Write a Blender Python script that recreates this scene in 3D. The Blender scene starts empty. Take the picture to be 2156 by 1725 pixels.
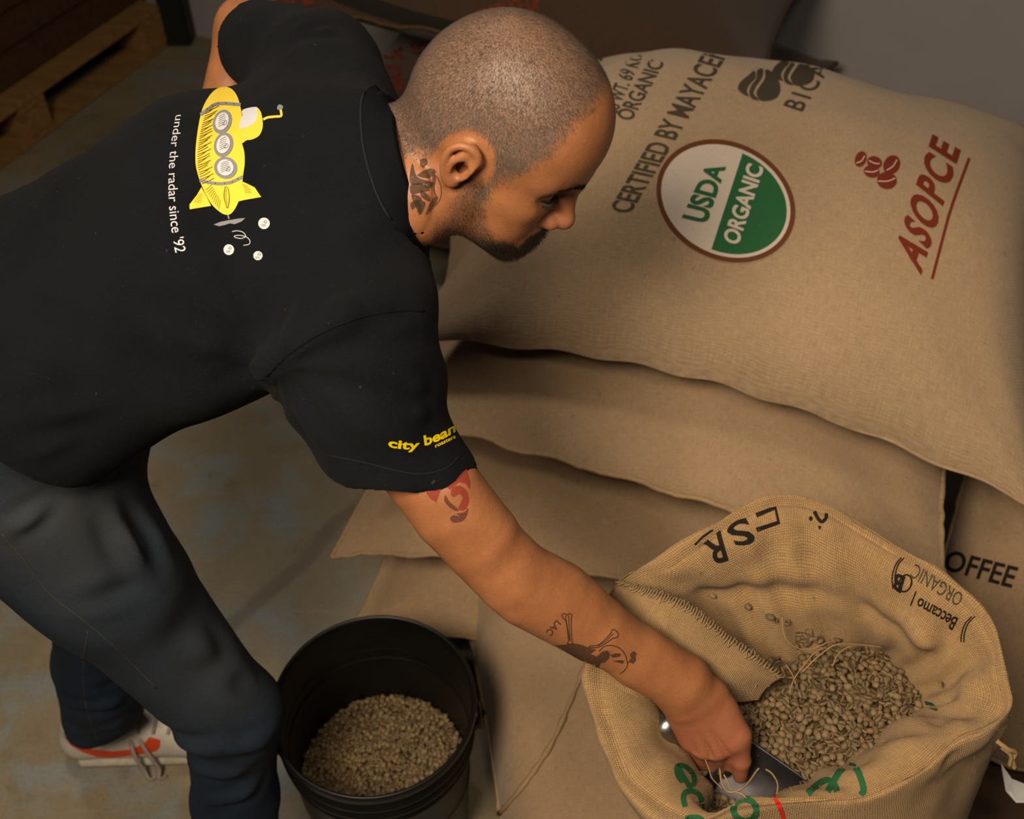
import bpy, bmesh, math, random
import numpy as np
from mathutils import Vector, Matrix, noise as mnoise
from mathutils.bvhtree import BVHTree

random.seed(7)
rng = np.random.default_rng(7)
S = bpy.context.scene
COL = S.collection

# ------------------------------------------------------------------ camera, world, lights, exposure
CAM = np.array((0.0, 0.0, 1.86))
PITCH = math.radians(46.0)
FPX = 2400.0
RX = np.array((1.0, 0.0, 0.0))
FW = np.array((0.0, math.cos(PITCH), -math.sin(PITCH)))
UP = np.array((0.0, math.sin(PITCH), math.cos(PITCH)))
cam_data = bpy.data.cameras.new('camera')
cam = bpy.data.objects.new('camera', cam_data)
COL.objects.link(cam)
cam.location = CAM
cam.rotation_euler = (math.pi / 2 - PITCH, 0, 0)
cam_data.sensor_width = 36.0
cam_data.lens = FPX / 2156 * 36.0
cam_data.clip_start = 0.02
cam_data.dof.use_dof = True
cam_data.dof.focus_distance = 1.17
cam_data.dof.aperture_fstop = 6.0
S.camera = cam

w = bpy.data.worlds.new('world')
S.world = w
w.use_nodes = True
w.node_tree.nodes['Background'].inputs[0].default_value = (0.62, 0.70, 0.85, 1)
w.node_tree.nodes['Background'].inputs[1].default_value = 0.034

def area(name, loc, target, size, power, col, spread=math.pi):
    d = bpy.data.lights.new(name, 'AREA')
    d.shape = 'DISK'
    d.size = size
    d.energy = power
    d.color = col
    d.spread = spread
    o = bpy.data.objects.new(name, d)
    COL.objects.link(o)
    o.location = loc
    v = Vector(target) - Vector(loc)
    o.rotation_euler = v.to_track_quat('-Z', 'Y').to_euler()
    return o

area('key_lamp', (-0.62, -0.22, 2.45), (0.42, 1.0, 0.65), 0.66, 29, (1.0, 0.83, 0.62), math.radians(130))
area('right_fill_light', (0.20, -0.10, 2.60), (0.40, 1.0, 0.5), 0.30, 10, (1.0, 0.85, 0.66))  # added fill right of the camera: crisper gaps, brighter floor
area('floor_fill_light', (-0.75, 1.95, 3.3), (-0.30, 1.25, 0.0), 0.5, 2.8, (1.0, 0.88, 0.72), math.radians(58))  # unseen fill light, added overhead to brighten the floor under his torso
S.view_settings.view_transform = 'Standard'
S.view_settings.look = 'None'
S.view_settings.gamma = 1.0
S.view_settings.use_curve_mapping = False
S.view_settings.exposure = 0.0

# ------------------------------------------------------------------ measuring helpers (photo pixel -> point in the room)
def P(px, py, d):
    """point at axis depth d metres"""
    return CAM + FW * d + RX * ((px - 1078.0) / FPX * d) + UP * ((862.5 - py) / FPX * d)

def ray(px, py):
    v = FW + RX * ((px - 1078.0) / FPX) + UP * ((862.5 - py) / FPX)
    return v / np.linalg.norm(v)

def PZ(px, py, z):
    """point at height z"""
    v = ray(px, py)
    return CAM + v * ((z - CAM[2]) / v[2])

def unit(v):
    v = np.asarray(v, float)
    return v / np.linalg.norm(v)

# ------------------------------------------------------------------ object helpers
def link(o, parent=None):
    COL.objects.link(o)
    if parent is not None:
        o.parent = parent
        if parent.location.length > 0:
            o.matrix_parent_inverse = Matrix.Translation(-parent.location)
    return o

def mesh_obj(name, verts, faces, mat, parent=None, smooth=True, uv=None, attrs=None):
    me = bpy.data.meshes.new(name)
    v = np.asarray(verts, np.float32)
    if isinstance(faces, np.ndarray):
        n, k = faces.shape
        me.vertices.add(len(v))
        me.vertices.foreach_set('co', v.ravel())
        me.loops.add(n * k)
        me.loops.foreach_set('vertex_index', faces.ravel().astype(np.int32))
        me.polygons.add(n)
        me.polygons.foreach_set('loop_start', np.arange(0, n * k, k, dtype=np.int32))
        me.update(calc_edges=True)
    else:
        me.from_pydata([tuple(map(float, p)) for p in v], [], [tuple(int(i) for i in f) for f in faces])
        me.update()
    if smooth:
        me.polygons.foreach_set('use_smooth', [True] * len(me.polygons))
    if uv is not None:
        l = me.uv_layers.new(name='UVMap')
        li = np.empty(len(me.loops), np.int32)
        me.loops.foreach_get('vertex_index', li)
        l.data.foreach_set('uv', np.asarray(uv, np.float32)[li].ravel())
    for an, av in (attrs or {}).items():
        a = me.attributes.new(an, 'FLOAT', 'POINT')
        a.data.foreach_set('value', np.asarray(av, np.float32).ravel())
    if mat is not None:
        me.materials.append(mat)
    return link(bpy.data.objects.new(name, me), parent)

def empty(name, loc):
    o = bpy.data.objects.new(name, None)
    o.empty_display_size = 0.1
    o.location = loc
    COL.objects.link(o)
    bpy.context.view_layer.update()
    return o

def tag(o, label=None, cat=None, group=None, kind=None):
    if label: o['label'] = label
    if cat: o['category'] = cat
    if group: o['group'] = group
    if kind: o['kind'] = kind
    return o

def join_geo(parts):
    """[(verts, faces)] -> one (verts, faces list)"""
    V, F, n = [], [], 0
    for v, f in parts:
        V.extend([tuple(p) for p in v])
        F.extend([tuple(int(i) + n for i in q) for q in f])
        n += len(v)
    return V, F

def box_geo(c, s, R=None):
    c = np.asarray(c, float); h = np.asarray(s, float) / 2
    v = np.array([(x, y, z) for x in (-1, 1) for y in (-1, 1) for z in (-1, 1)]) * h
    if R is not None:
        v = v @ np.asarray(R).T
    f = [(0, 1, 3, 2), (4, 6, 7, 5), (0, 4, 5, 1), (2, 3, 7, 6), (0, 2, 6, 4), (1, 5, 7, 3)]
    return v + c, f

def bevel_box(name, c, s, mat, parent=None, R=None, b=0.004):
    bm = bmesh.new()
    bmesh.ops.create_cube(bm, size=1)
    for v in bm.verts:
        v.co = Vector((v.co.x * s[0], v.co.y * s[1], v.co.z * s[2]))
    bmesh.ops.bevel(bm, geom=bm.edges[:], offset=b, segments=2, affect='EDGES')
    M = Matrix(R).to_4x4() if R is not None else Matrix.Identity(4)
    M = Matrix.Translation(Vector(c)) @ M
    bm.transform(M)
    me = bpy.data.meshes.new(name)
    bm.to_mesh(me); bm.free()
    me.materials.append(mat)
    return link(bpy.data.objects.new(name, me), parent)

def catmull(pts, n, closed=False):
    p = np.asarray(pts, float)
    m = len(p)
    if closed:
        t = np.linspace(0, m, n, endpoint=False)
    else:
        t = np.linspace(0, m - 1, n)
    i = np.floor(t).astype(int)
    if not closed:
        i = np.minimum(i, m - 2)
    f = (t - i)[:, None]
    def g(k):
        return p[(i + k) % m] if closed else p[np.clip(i + k, 0, m - 1)]
    a, b, c, d = g(-1), g(0), g(1), g(2)
    if not closed:
        first = (i == 0)[:, None]; last = (i == m - 2)[:, None]
        a = np.where(first, 2 * b - c, a)
        d = np.where(last, 2 * c - b, d)
    return 0.5 * ((2 * b) + (-a + c) * f + (2 * a - 5 * b + 4 * c - d) * f ** 2 + (-a + 3 * b - 3 * c + d) * f ** 3)

def tube_geo(path, r, seg=6, flat=None):
    p = np.asarray(path, float)
    n = len(p)
    r = np.broadcast_to(np.asarray(r, float), (n,))
    t = np.gradient(p, axis=0)
    t /= np.linalg.norm(t, axis=1, keepdims=True) + 1e-12
    a = np.array((0, 0, 1.0))
    if abs(t[0] @ a) > 0.9: a = np.array((0, 1.0, 0))
    u = np.cross(t[0], a); u /= np.linalg.norm(u)
    V = []
    for k in range(n):
        u = u - t[k] * (u @ t[k]); u /= np.linalg.norm(u) + 1e-12
        w_ = np.cross(t[k], u)
        for s in range(seg):
            th = 2 * math.pi * s / seg
            V.append(p[k] + r[k] * (math.cos(th) * u + math.sin(th) * w_ * (flat or 1)))
    F = []
    for k in range(n - 1):
        for s in range(seg):
            s2 = (s + 1) % seg
            F.append((k * seg + s, k * seg + s2, (k + 1) * seg + s2, (k + 1) * seg + s))
    F.append(tuple(range(seg))[::-1]); F.append(tuple((n - 1) * seg + s for s in range(seg)))
    return V, F

def lathe_geo(profile, seg=96, M=None):
    pr = np.asarray(profile, float)
    th = np.linspace(0, 2 * math.pi, seg, endpoint=False)
    V = np.stack([np.outer(np.cos(th), pr[:, 0]), np.outer(np.sin(th), pr[:, 0]), np.tile(pr[:, 1], (seg, 1))], -1).reshape(-1, 3)
    n = len(pr)
    F = []
    for s in range(seg):
        s2 = (s + 1) % seg
        for k in range(n - 1):
            F.append((s * n + k, s2 * n + k, s2 * n + k + 1, s * n + k + 1))
    if M is not None:
        V = V @ np.asarray(M[0]).T + np.asarray(M[1])
    return V, np.array(F)

def grid_faces(nu, nv, closed_u=False):
    i = np.arange(nu if closed_u else nu - 1)
    j = np.arange(nv - 1)
    I, J = np.meshgrid(i, j, indexing='ij')
    I2 = (I + 1) % nu
    return np.stack([I * nv + J, I2 * nv + J, I2 * nv + J + 1, I * nv + J + 1], -1).reshape(-1, 4)

# smooth value noise in 3D, vectorised
_perm = rng.random((64, 64, 64)).astype(np.float32) * 2 - 1
def vnoise(p):
    p = np.asarray(p, float)
    i = np.floor(p).astype(int); f = p - i
    f = f * f * (3 - 2 * f)
    r = 0
    for dx in (0, 1):
        for dy in (0, 1):
            for dz in (0, 1):
                wgt = (f[..., 0] if dx else 1 - f[..., 0]) * (f[..., 1] if dy else 1 - f[..., 1]) * (f[..., 2] if dz else 1 - f[..., 2])
                r = r + wgt * _perm[(i[..., 0] + dx) & 63, (i[..., 1] + dy) & 63, (i[..., 2] + dz) & 63]
    return r

# ------------------------------------------------------------------ signed distance modelling (for body, clothes)
def dot(a, b): return (a * b).sum(-1)

class Cone:                       # tapered capsule
    def __init__(s, a, b, ra, rb):
        s.a, s.b, s.ra, s.rb = np.asarray(a, float), np.asarray(b, float), ra, rb
        s.ba = s.b - s.a; s.l2 = s.ba @ s.ba + 1e-12
        s.c = (s.a + s.b) / 2; s.R = math.sqrt(s.l2) / 2 + max(ra, rb)
    def d(s, p):
        pa = p - s.a
        t = np.clip(pa @ s.ba / s.l2, 0, 1)
        q = pa - t[:, None] * s.ba
        return np.sqrt(dot(q, q)) - (s.ra + (s.rb - s.ra) * t)

class Ell:                        # ellipsoid, axes = rows of A
    def __init__(s, c, r, A=None):
        s.c = np.asarray(c, float); s.r = np.asarray(r, float); s.A = np.eye(3) if A is None else np.asarray(A, float)
        s.R = s.r.max()
    def d(s, p):
        q = (p - s.c) @ s.A.T
        k0 = np.sqrt(dot(q / s.r, q / s.r)) + 1e-9
        k1 = np.sqrt(dot(q / s.r ** 2, q / s.r ** 2)) + 1e-9
        return k0 * (k0 - 1) / k1

class ECone:                      # segment with elliptic section: half-widths (w0,t0)->(w1,t1) along axis directions wd
    def __init__(s, a, b, w0, t0, w1, t1, wd):
        s.a, s.b = np.asarray(a, float), np.asarray(b, float)
        s.ba = s.b - s.a; s.l2 = s.ba @ s.ba + 1e-12
        ax = s.ba / math.sqrt(s.l2)
        wd = np.asarray(wd, float); wd = wd - ax * (wd @ ax); s.wd = wd / np.linalg.norm(wd)
        s.td = np.cross(ax, s.wd); s.ax = ax
        s.p = (w0, t0, w1, t1)
        s.c = (s.a + s.b) / 2; s.R = math.sqrt(s.l2) / 2 + max(s.p)
    def d(s, p):
        pa = p - s.a
        t = np.clip(pa @ s.ba / s.l2, 0, 1)
        q = pa - t[:, None] * s.ba
        w0, t0, w1, t1 = s.p
        W = w0 + (w1 - w0) * t; T = t0 + (t1 - t0) * t
        L = np.minimum(W, T)
        x, y, z = q @ s.wd / W, q @ s.td / T, q @ s.ax / L
        k0 = np.sqrt(x * x + y * y + z * z) + 1e-9
        k1 = np.sqrt((x / W) ** 2 + (y / T) ** 2 + (z / L) ** 2) + 1e-9
        return k0 * (k0 - 1) / k1

class Half:                       # half space: inside where (p-c).n < 0
    def __init__(s, c, n):
        s.c = np.asarray(c, float); s.n = unit(n); s.R = 1e9
    def d(s, p): return (p - s.c) @ s.n

class Field:
    def __init__(s): s.ops = []
    def add(s, prim, k=0.01): s.ops.append(('+', prim, k)); return s
    def sub(s, prim, k=0.004): s.ops.append(('-', prim, k)); return s
    def cut(s, prim, k=0.002): s.ops.append(('&', prim, k)); return s
    def chain(s, pts, rad, k=0.01):
        for i in range(len(pts) - 1): s.add(Cone(pts[i], pts[i + 1], rad[i], rad[i + 1]), k)
        return s
    def near(s, c, r):
        o = []
        for op in s.ops:
            m = op[1]
            if m.R > 1e8 or np.linalg.norm(m.c - c) < m.R + r + op[2]: o.append(op)
        return o
    @staticmethod
    def ev(ops, p):
        d = np.full(len(p), 1.0)
        for t, m, k in ops:
            e = m.d(p)
            if t == '+':
                h = np.maximum(k - np.abs(d - e), 0) / k
                d = np.minimum(d, e) - h * h * k * 0.25
            else:
                if t == '-': e = -e
                h = np.maximum(k - np.abs(d - e), 0) / k
                d = np.maximum(d, e) + h * h * k * 0.25
        return d

def surface_nets(field, lo, hi, h, B=8):
    lo = np.asarray(lo, float); hi = np.asarray(hi, float)
    nb = np.ceil((hi - lo) / (B * h)).astype(int)
    SB = 4
    ns = np.ceil(nb / SB).astype(int)
    g = np.arange(B + 1)
    off = np.stack(np.meshgrid(g, g, g, indexing='ij'), -1).reshape(-1, 3)
    keysA, posA, quadsA = [], [], []
    N = nb * B + 4
    def key(c): return ((c[..., 0] + 1) * N[1] + (c[..., 1] + 1)) * N[2] + (c[..., 2] + 1)
    for sx in range(ns[0]):
        for sy in range(ns[1]):
            for sz in range(ns[2]):
                b0 = np.array((sx, sy, sz)) * SB
                b1 = np.minimum(b0 + SB, nb)
                cen = lo + (b0 + b1) / 2 * B * h
                rad = np.linalg.norm(b1 - b0) / 2 * B * h + 0.02
                ops = field.near(cen, rad)
                if not any(o[0] == '+' for o in ops): continue
                I = np.stack(np.meshgrid(*[np.arange(b0[k], b1[k]) for k in range(3)], indexing='ij'), -1).reshape(-1, 3)
                bc = lo + (I + 0.5) * B * h
                dv = Field.ev(ops, bc)
                I = I[np.abs(dv) < B * h * 1.35 + 0.004]
                if not len(I): continue
                G = I[:, None, :] * B + off[None]
                d = Field.ev(ops, (lo + G.reshape(-1, 3) * h)).reshape(len(I), B + 1, B + 1, B + 1)
                neg = d < 0
                cnt = 0
                for dx in (0, 1):
                    for dy in (0, 1):
                        for dz in (0, 1):
                            cnt = cnt + neg[:, dx:B + dx, dy:B + dy, dz:B + dz]
                sel = np.argwhere((cnt > 0) & (cnt < 8))
                if not len(sel): continue
                bi, c = sel[:, 0], sel[:, 1:]
                acc = np.zeros((len(sel), 3)); num = np.zeros(len(sel))
                cv = {}
                for dx in (0, 1):
                    for dy in (0, 1):
                        for dz in (0, 1):
                            cv[dx, dy, dz] = d[bi, c[:, 0] + dx, c[:, 1] + dy, c[:, 2] + dz]
                for ax in range(3):
                    for u in (0, 1):
                        for v in (0, 1):
                            o0 = [0, 0, 0]; o1 = [0, 0, 0]
                            oth = [k for k in range(3) if k != ax]
                            o0[oth[0]] = o1[oth[0]] = u; o0[oth[1]] = o1[oth[1]] = v; o1[ax] = 1
                            a, b = cv[tuple(o0)], cv[tuple(o1)]
                            m = (a < 0) != (b < 0)
                            t = np.where(m, a / np.where(m, a - b, 1), 0)
                            for k in range(3):
                                acc[:, k] += np.where(m, o0[k] + (t if k == ax else 0), 0)
                            num += m
                gc = I[bi] * B + c
                keysA.append(key(gc)); posA.append(lo + (gc + acc / num[:, None]) * h)
                for ax in range(3):
                    sl0 = [slice(0, B)] * 3; sl1 = [slice(0, B)] * 3; sl1[ax] = slice(1, B + 1)
                    a = neg[:, sl0[0], sl0[1], sl0[2]]; b = neg[:, sl1[0], sl1[1], sl1[2]]
                    e = np.argwhere(a != b)
                    if not len(e): continue
                    gp = I[e[:, 0]] * B + e[:, 1:]
                    flip = a[e[:, 0], e[:, 1], e[:, 2], e[:, 3]]
                    u, v = (ax + 1) % 3, (ax + 2) % 3
                    du = np.zeros(3, int); du[u] = 1; dvv = np.zeros(3, int); dvv[v] = 1
                    q = np.stack([key(gp - du - dvv), key(gp - dvv), key(gp), key(gp - du)], -1)
                    q[~flip] = q[~flip][:, ::-1]
                    quadsA.append(q)
    K = np.concatenate(keysA); Pp = np.concatenate(posA); Q = np.concatenate(quadsA)
    K, idx = np.unique(K, return_index=True); Pp = Pp[idx]
    f = np.searchsorted(K, Q); f = np.minimum(f, len(K) - 1)
    ok = (K[f] == Q).all(1)
    return Pp, f[ok]

def relax(V, F, it=1, lam=0.5):
    a = np.concatenate([F[:, 0], F[:, 1], F[:, 2], F[:, 3]]); b = np.concatenate([F[:, 1], F[:, 2], F[:, 3], F[:, 0]])
    n = len(V)
    cnt = np.bincount(a, minlength=n) + np.bincount(b, minlength=n)
    for _ in range(it):
        acc = np.stack([np.bincount(a, V[b, k], n) + np.bincount(b, V[a, k], n) for k in range(3)], -1)
        V = V + lam * (acc / np.maximum(cnt, 1)[:, None] - V)
    return V

def vnormals(V, F):
    n = np.cross(V[F[:, 2]] - V[F[:, 0]], V[F[:, 3]] - V[F[:, 1]])
    N = np.zeros_like(V)
    for k in range(4):
        for c in range(3):
            N[:, c] += np.bincount(F[:, k], n[:, c], len(V))
    return N / (np.linalg.norm(N, axis=1, keepdims=True) + 1e-12)

def bvh(V, F):
    return BVHTree.FromPolygons([tuple(map(float, v)) for v in V], [tuple(int(i) for i in f) for f in F])
# ------------------------------------------------------------------ materials
class NT:
    def __init__(s, name):
        s.m = bpy.data.materials.new(name); s.m.use_nodes = True
        s.t = s.m.node_tree; s.n = s.t.nodes; s.l = s.t.links
        s.b = s.n['Principled BSDF']
    def node(s, typ, **kw):
        x = s.n.new(typ)
        for k, v in kw.items(): setattr(x, k, v)
        return x
    def inp(s, x, i, v):
        if hasattr(v, 'is_output'): s.l.new(v, x.inputs[i])
        else: x.inputs[i].default_value = v
    def math(s, op, a, b=0.0, c=0.0, clamp=False):
        x = s.node('ShaderNodeMath', operation=op); x.use_clamp = clamp
        s.inp(x, 0, a); s.inp(x, 1, b)
        if len(x.inputs) > 2: s.inp(x, 2, c)
        return x.outputs[0]
    def noise(s, vec, scale, detail=3.0, rough=0.55, dist=0.0):
        x = s.node('ShaderNodeTexNoise')
        if vec is not None: s.inp(x, 'Vector', vec)
        s.inp(x, 'Scale', scale); s.inp(x, 'Detail', detail); s.inp(x, 'Roughness', rough); s.inp(x, 'Distortion', dist)
        return x.outputs['Fac']
    def vscale(s, vec, sc, off=(0, 0, 0)):
        x = s.node('ShaderNodeMapping'); s.inp(x, 0, vec); x.inputs[3].default_value = sc; x.inputs[1].default_value = off
        return x.outputs[0]
    def mix(s, f, a, b, blend='MIX'):
        x = s.node('ShaderNodeMix', data_type='RGBA', blend_type=blend)
        s.inp(x, 0, f); s.inp(x, 6, a if hasattr(a, 'is_output') else tuple(a) + (1,)); s.inp(x, 7, b if hasattr(b, 'is_output') else tuple(b) + (1,))
        return x.outputs[2]
    def ramp(s, f, lo, hi):
        x = s.node('ShaderNodeMapRange'); s.inp(x, 0, f); s.inp(x, 1, lo); s.inp(x, 2, hi)
        return x.outputs[0]
    def coord(s, which='Object'):
        return s.node('ShaderNodeTexCoord').outputs[which]
    def attr(s, name):
        return s.node('ShaderNodeAttribute', attribute_name=name).outputs['Fac']
    def bump(s, h, strength=0.5, dist=0.001, normal=None):
        x = s.node('ShaderNodeBump'); s.inp(x, 'Height', h); s.inp(x, 'Strength', strength); s.inp(x, 'Distance', dist)
        if normal is not None: s.inp(x, 'Normal', normal)
        return x.outputs[0]
    def out(s, col=None, rough=None, normal=None, spec=None, metal=None, **kw):
        if col is not None: s.inp(s.b, 'Base Color', col if hasattr(col, 'is_output') else tuple(col) + (1,))
        if rough is not None: s.inp(s.b, 'Roughness', rough)
        if normal is not None: s.inp(s.b, 'Normal', normal)
        if spec is not None: s.inp(s.b, 'Specular IOR Level', spec)
        if metal is not None: s.inp(s.b, 'Metallic', metal)
        for k, v in kw.items(): s.inp(s.b, k, v)
        return s.m

def jute(name, col, dark, period, hole=0.55, contrast=1.0, bump=0.6, stain=0.25):
    """plain-weave burlap; UV is in metres, period = thread spacing"""
    m = NT(name)
    uv = m.coord('UV')
    n1 = m.noise(uv, 38.0, 2.0)
    wob = m.node('ShaderNodeVectorMath', operation='MULTIPLY_ADD')
    nz = m.node('ShaderNodeTexNoise'); m.inp(nz, 'Vector', uv); m.inp(nz, 'Scale', 60.0); m.inp(nz, 'Detail', 2.0)
    m.inp(wob, 0, nz.outputs['Color']); wob.inputs[1].default_value = (period * 1.6,) * 3; m.inp(wob, 2, uv)
    sep = m.node('ShaderNodeSeparateXYZ'); m.inp(sep, 0, wob.outputs[0])
    k = math.pi / period
    su = m.math('SINE', m.math('MULTIPLY', sep.outputs[0], k))
    sv = m.math('SINE', m.math('MULTIPLY', sep.outputs[1], k))
    au = m.math('ABSOLUTE', su); av = m.math('ABSOLUTE', sv)
    # alternate over / under
    fu = m.math('FLOOR', m.math('DIVIDE', sep.outputs[0], period)); fv = m.math('FLOOR', m.math('DIVIDE', sep.outputs[1], period))
    par = m.math('MODULO', m.math('ABSOLUTE', m.math('ADD', fu, fv)), 2.0)
    ta = m.math('POWER', au, 0.6); tb = m.math('POWER', av, 0.6)
    over = m.math('ADD', m.math('MULTIPLY', par, m.math('MULTIPLY', ta, m.math('ADD', m.math('MULTIPLY', tb, 0.5), 0.5))),
                  m.math('MULTIPLY', m.math('SUBTRACT', 1.0, par), m.math('MULTIPLY', tb, m.math('ADD', m.math('MULTIPLY', ta, 0.5), 0.5))))
    ih = m.math('MULTIPLY', m.math('SUBTRACT', 1.0, au), m.math('SUBTRACT', 1.0, av))
    thin = m.ramp(m.noise(uv, 12.0, 2.0), 0.30, 0.70)
    hole_ = m.math('MULTIPLY', m.ramp(ih, hole * 0.55, hole), m.math('ADD', m.math('MULTIPLY', thin, 0.75), 0.25))
    groove = m.ramp(over, 0.75, 0.25)
    f1 = m.noise(m.vscale(uv, (900, 60, 1)), 1.0, 2.0); f2 = m.noise(m.vscale(uv, (60, 900, 1)), 1.0, 2.0)
    fib = m.math('ADD', f1, f2)
    c = m.mix(m.ramp(fib, 0.7, 1.35), tuple(x * 0.72 for x in col), tuple(min(1, x * 1.22) for x in col))
    big = m.noise(uv, 5.5, 4.0)
    c = m.mix(m.math('MULTIPLY', m.ramp(big, 0.35, 0.75), stain), c, tuple(x * y for x, y in zip(col, (0.62, 0.58, 0.52))))
    sp = m.ramp(m.noise(uv, 55.0, 3.0), 0.68, 0.74)
    c = m.mix(m.math('MULTIPLY', sp, 0.55), c, tuple(x * 0.33 for x in col))
    g = m.math('MULTIPLY', m.math('MAXIMUM', hole_, m.math('MULTIPLY', groove, 0.26)), contrast, clamp=True)
    c = m.mix(g, c, dark)
    h = m.math('ADD', over, m.math('MULTIPLY', fib, 0.25))
    nb = m.bump(h, bump, period * 0.45)
    return m.out(c, 0.92, nb, spec=0.15, **{'Sheen Weight': 0.12, 'Sheen Roughness': 0.6})

def plain(name, col, rough=0.6, spec=0.3, metal=0.0, nscale=0, namt=0.15, bscale=0, bstr=0.2, bdist=0.001, **kw):
    m = NT(name)
    c = col; nb = None
    oc = m.coord('Object')
    if nscale:
        c = m.mix(m.ramp(m.noise(oc, nscale, 4.0), 0.3, 0.7), tuple(x * (1 - namt) for x in col), tuple(min(1, x * (1 + namt)) for x in col))
    if bscale:
        nb = m.bump(m.noise(oc, bscale, 3.0), bstr, bdist)
    return m.out(c, rough, nb, spec, metal, **kw)

def ink(name, col, alpha_wear=0.35, scale=420.0, base=0.0):
    """flat print: worn ink"""
    m = NT(name)
    oc = m.coord('Object')
    n = m.ramp(m.noise(oc, scale, 2.0), 0.60, 0.75)
    tr = m.node('ShaderNodeBsdfTransparent')
    mx = m.node('ShaderNodeMixShader')
    m.out(col, 0.85, spec=0.1)
    o = m.n['Material Output']
    m.inp(mx, 0, m.math('ADD', m.math('MULTIPLY', n, alpha_wear), base, clamp=True)); m.l.new(m.b.outputs[0], mx.inputs[1]); m.l.new(tr.outputs[0], mx.inputs[2])
    m.l.new(mx.outputs[0], o.inputs[0])
    return m.m

def floor_mat():
    m = NT('stained_concrete')
    oc = m.coord('Object')
    a = m.noise(oc, 3.2, 8.0, 0.62, 0.6); b = m.noise(m.vscale(oc, (1, 1, 1), (7, 3, 0)), 7.0, 8.0, 0.65, 0.4)
    c = m.mix(m.ramp(a, 0.35, 0.65), (0.175, 0.140, 0.084), (0.250, 0.200, 0.126))
    c = m.mix(m.math('MULTIPLY', m.ramp(b, 0.48, 0.62), 0.85), c, (0.185, 0.205, 0.200))
    d = m.noise(m.vscale(oc, (1, 1, 1), (1, 9, 0)), 11.0, 6.0, 0.7)
    c = m.mix(m.math('MULTIPLY', m.ramp(d, 0.56, 0.70), 0.55), c, (0.115, 0.080, 0.036))
    e = m.noise(m.vscale(oc, (1.2, 14, 1)), 3.0, 4.0)
    c = m.mix(m.math('MULTIPLY', m.ramp(e, 0.60, 0.74), 0.35), c, (0.28, 0.25, 0.18))
    sp = m.node('ShaderNodeSeparateXYZ'); m.inp(sp, 0, oc)
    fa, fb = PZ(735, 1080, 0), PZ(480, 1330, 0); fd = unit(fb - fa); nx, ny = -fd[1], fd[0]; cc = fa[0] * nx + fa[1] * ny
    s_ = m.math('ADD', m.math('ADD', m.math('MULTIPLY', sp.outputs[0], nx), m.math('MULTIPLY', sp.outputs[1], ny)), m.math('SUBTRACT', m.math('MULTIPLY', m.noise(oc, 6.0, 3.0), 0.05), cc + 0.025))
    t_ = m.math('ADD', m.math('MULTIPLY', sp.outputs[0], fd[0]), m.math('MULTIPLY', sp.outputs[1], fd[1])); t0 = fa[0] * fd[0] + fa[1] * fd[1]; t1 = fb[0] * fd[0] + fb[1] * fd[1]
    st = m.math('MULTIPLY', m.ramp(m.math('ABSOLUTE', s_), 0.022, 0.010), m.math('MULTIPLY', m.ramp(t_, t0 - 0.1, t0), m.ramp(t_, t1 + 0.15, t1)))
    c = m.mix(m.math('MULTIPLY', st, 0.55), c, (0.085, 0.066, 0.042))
    g = m.noise(oc, 160.0, 3.0)
    c = m.mix(m.math('MULTIPLY', m.ramp(g, 0.45, 0.7), 0.25), c, (0.07, 0.055, 0.035))
    return m.out(c, m.math('ADD', m.math('MULTIPLY', a, 0.3), 0.38), m.bump(m.noise(oc, 90.0, 5.0), 0.25, 0.002), spec=0.4)

def skin_mat():
    m = NT('skin')
    oc = m.coord('Object')
    n = m.noise(oc, 26.0, 4.0)
    base = m.mix(m.ramp(n, 0.3, 0.7), (0.262, 0.098, 0.038), (0.345, 0.140, 0.055))
    fine = m.noise(oc, 420.0, 3.0)
    base = m.mix(m.math('MULTIPLY', m.ramp(fine, 0.5, 0.75), 0.22), base, (0.16, 0.055, 0.02))
    red = m.attr('red')
    base = m.mix(m.math('MULTIPLY', red, 0.55), base, (0.29, 0.092, 0.060))
    scalp = m.attr('scalp')
    sn = m.noise(oc, 1150.0, 2.0)
    scol = m.mix(m.ramp(sn, 0.4, 0.62), (0.085, 0.056, 0.040), (0.235, 0.145, 0.100))
    base = m.mix(m.math('MULTIPLY', scalp, 0.86), base, scol)
    beard = m.attr('beard')
    bn = m.ramp(sn, 0.42, 0.6)
    bcol = m.mix(bn, (0.012, 0.008, 0.006), (0.14, 0.065, 0.032))
    base = m.mix(beard, base, bcol)
    h = m.math('ADD', m.noise(oc, 520.0, 3.0), m.math('MULTIPLY', m.noise(oc, 120.0, 3.0), 1.2))
    m.out(base, 0.47, m.bump(h, 0.24, 0.0012), spec=0.40)
    m.inp(m.b, 'Subsurface Weight', 0.06)
    m.b.inputs['Subsurface Radius'].default_value = (0.010, 0.004, 0.002)
    m.b.inputs['Subsurface Scale'].default_value = 0.3
    return m.m

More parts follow.
